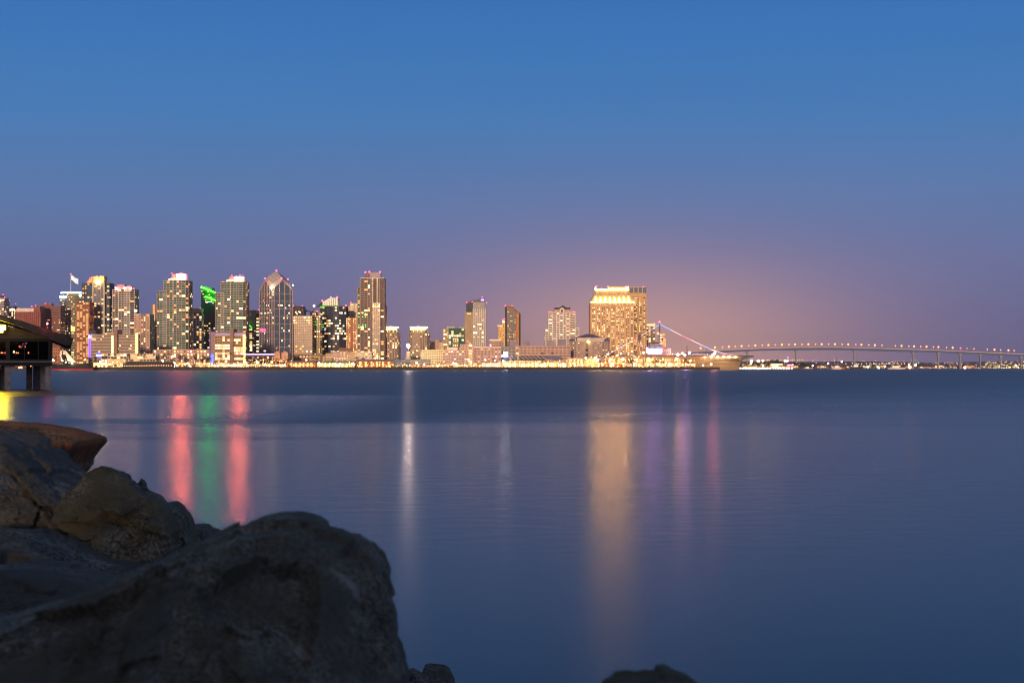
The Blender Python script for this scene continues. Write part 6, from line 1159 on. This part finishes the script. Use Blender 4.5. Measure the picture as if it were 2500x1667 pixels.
rock('biggest rounded dark boulder with pale flecks in the foreground', [(-420, 1640), (-120, 1560), (60, 1503), (150, 1478), (240, 1436), (330, 1398), (402, 1358), (470, 1332), (522, 1309), (572, 1297), (605, 1282), (650, 1272), (702, 1270), (742, 1277), (775, 1294), (800, 1303), (862, 1318), (900, 1344), (926, 1370), (945, 1420), (965, 1470), (980, 1530), (993, 1600), (1003, 1670), (1010, 1800), (900, 2050), (300, 2200), (-300, 2100)], (500, 1700), 1.85, .46, RK4, 7, nf=420, nl=220, amp=.03, facet=.04, tilt=.25, rough_=.62)
rock('pale grey speckled stone at the foot of the biggest boulder', [(990, 1640), (1004, 1634), (1022, 1646), (1042, 1660), (1060, 1700), (1040, 1780), (980, 1780), (975, 1680)], (1015, 1710), 4.6, .14, RK3, 8, facet=.05)
rock('brown blocky stone at the bottom right of the biggest boulder', [(1030, 1650), (1034, 1631), (1060, 1632), (1085, 1634), (1100, 1645), (1110, 1668), (1118, 1760), (1040, 1790), (1020, 1720)], (1070, 1700), 4.9, .16, RK2, 9, facet=.05)
rock('soft blurred olive boulder top at the bottom centre', [(1440, 1738), (1475, 1703), (1510, 1674), (1545, 1659), (1585, 1653), (1630, 1655), (1680, 1668), (1720, 1691), (1760, 1738), (1740, 1860), (1480, 1860)], (1600, 1750), 1.6, .12, RK3, 10, facet=.05)
rock('dark shadowed boulder in the hollow at the left edge', [(-420, 1300), (-150, 1290), (0, 1300), (80, 1322), (150, 1350), (190, 1400), (200, 1470), (60, 1560), (-420, 1620)], (-80, 1430), 4.3, .45, RK2, 11, facet=.10)
rock('dark boulder wedged under the pointed one', [(110, 1350), (180, 1335), (260, 1370), (330, 1385), (380, 1370), (420, 1370), (440, 1420), (300, 1500), (150, 1520), (90, 1430)], (260, 1430), 4.5, .35, RK2, 12, facet=.10)
rock('low broad dark boulder between the biggest boulder and the hollow', [(-330, 1420), (-120, 1400), (0, 1392), (110, 1400), (200, 1418), (290, 1440), (330, 1480), (220, 1560), (0, 1640), (-330, 1640)], (0, 1500), 3.3, .4, RK2, 13, facet=.10, tilt=.5)
# bank that carries the rocks
m = MB(); vs = []; xs_ = [-9+i*.3 for i in range(61)]; ys_ = [-14+i*.3 for i in range(80)]
def bank(x, y):
    z = 2.06-.085*y if y > 0 else 2.06+min(.35, -y*.1)
    z -= 1.25*max(0, x+.26*max(y, .8)+.05) if y > -1 else 0
    z -= max(0, y-6)*.9
    if y < 1.2: z = min(z, 1.0+(1.2-y)*.5) if y > -1 else z
    return max(-1.5, z+.10*noise.noise(Vector((x*1.3, y*1.3, 2))))
for y in ys_:
    for x in xs_: vs.append((x, y, bank(x, y)))
nn = len(xs_); m.add(vs, [(j*nn+i, j*nn+i+1, (j+1)*nn+i+1, (j+1)*nn+i) for j in range(len(ys_)-1) for i in range(nn-1)], rock_mat('bank_earth', (.16, .15, .13), (.24, .22, .18), 5, (.3, .3, .3)))
single(m, 'ground', None, None, (0, 2, 0), kind='structure', smooth=True)

# ------------------------------------------------------------------ unseen hotel blocks added behind the photographer to shade the rocks and pier
g = MB(); g.box(-170, 60, -110, -14.2, -2, 1.9, paint('near_shore_ground', (.08, .08, .06)))
single(g, 'ground', None, None, (0, -60, 0), kind='structure')
for (xa, xb, lab) in ((-125, -9.9, 'long unseen hotel block added to shade the shore, left of the sun gap'), (-8.4, 55, 'shorter unseen hotel block added to shade the shore, right of the sun gap')):  # gap between the blocks shaped to let low sun reach the orange boulder
    t = thing('hotel_building', lab, 'hotel', ((xa+xb)/2, -45, 1.9)); sh_ = -14*math.tan(R(7)); WL = paint('beige_render', (.42, .36, .29)); m = MB()
    m.plan([(xb, -45), (xa, -45), (xa+sh_, -59), (xb+sh_, -59)], 1.9, 33, WL); m.build('wall', t); m = MB()
    m.plan([(xb, -44.9), (xa, -44.9), (xa+sh_, -59), (xb+sh_, -59)], 33.003, 33.5, DARK); m.build('roof', t)
    m = MB()
    for k in range(9): m.box(xa+1, xb-1, -44.99, -43.6, 5+k*3.2, 5.2+k*3.2, WHITE)
    m.build('balcony', t)
    n_ = int((xb-xa)/5.2)
    for r in range(9):
        for c in range(min(n_, 11)):
            m = MB(); x0 = xa+2+c*(xb-xa-4)/min(n_, 11); m.box(x0, x0+2.4, -44.98, -44.9, 5.3+r*3.2, 7.6+r*3.2, GD if (r*7+c*3) % 5 else W3); m.build('window', t)

# ------------------------------------------------------------------ evening haze over the bay
hz = MB(); hz.box(-8900, 8900, -390, 12000, -1.5, 260, paint('x', (.5, .5, .5)))
o = single(hz, 'haze', None, None, (0, 0, 0), kind='stuff')
m = bpy.data.materials.new('haze_air'); m.use_nodes = True; m.node_tree.nodes.clear()
v = m.node_tree.nodes.new('ShaderNodeVolumePrincipled'); v.inputs['Density'].default_value = 3.5e-5; v.inputs['Color'].default_value = (.85, .85, .95, 1); v.inputs['Anisotropy'].default_value = .3
m.node_tree.links.new(v.outputs[0], m.node_tree.nodes.new('ShaderNodeOutputMaterial').inputs['Volume'])
o.data.materials.clear(); o.data.materials.append(m)
S.cycles.volume_bounces = 0
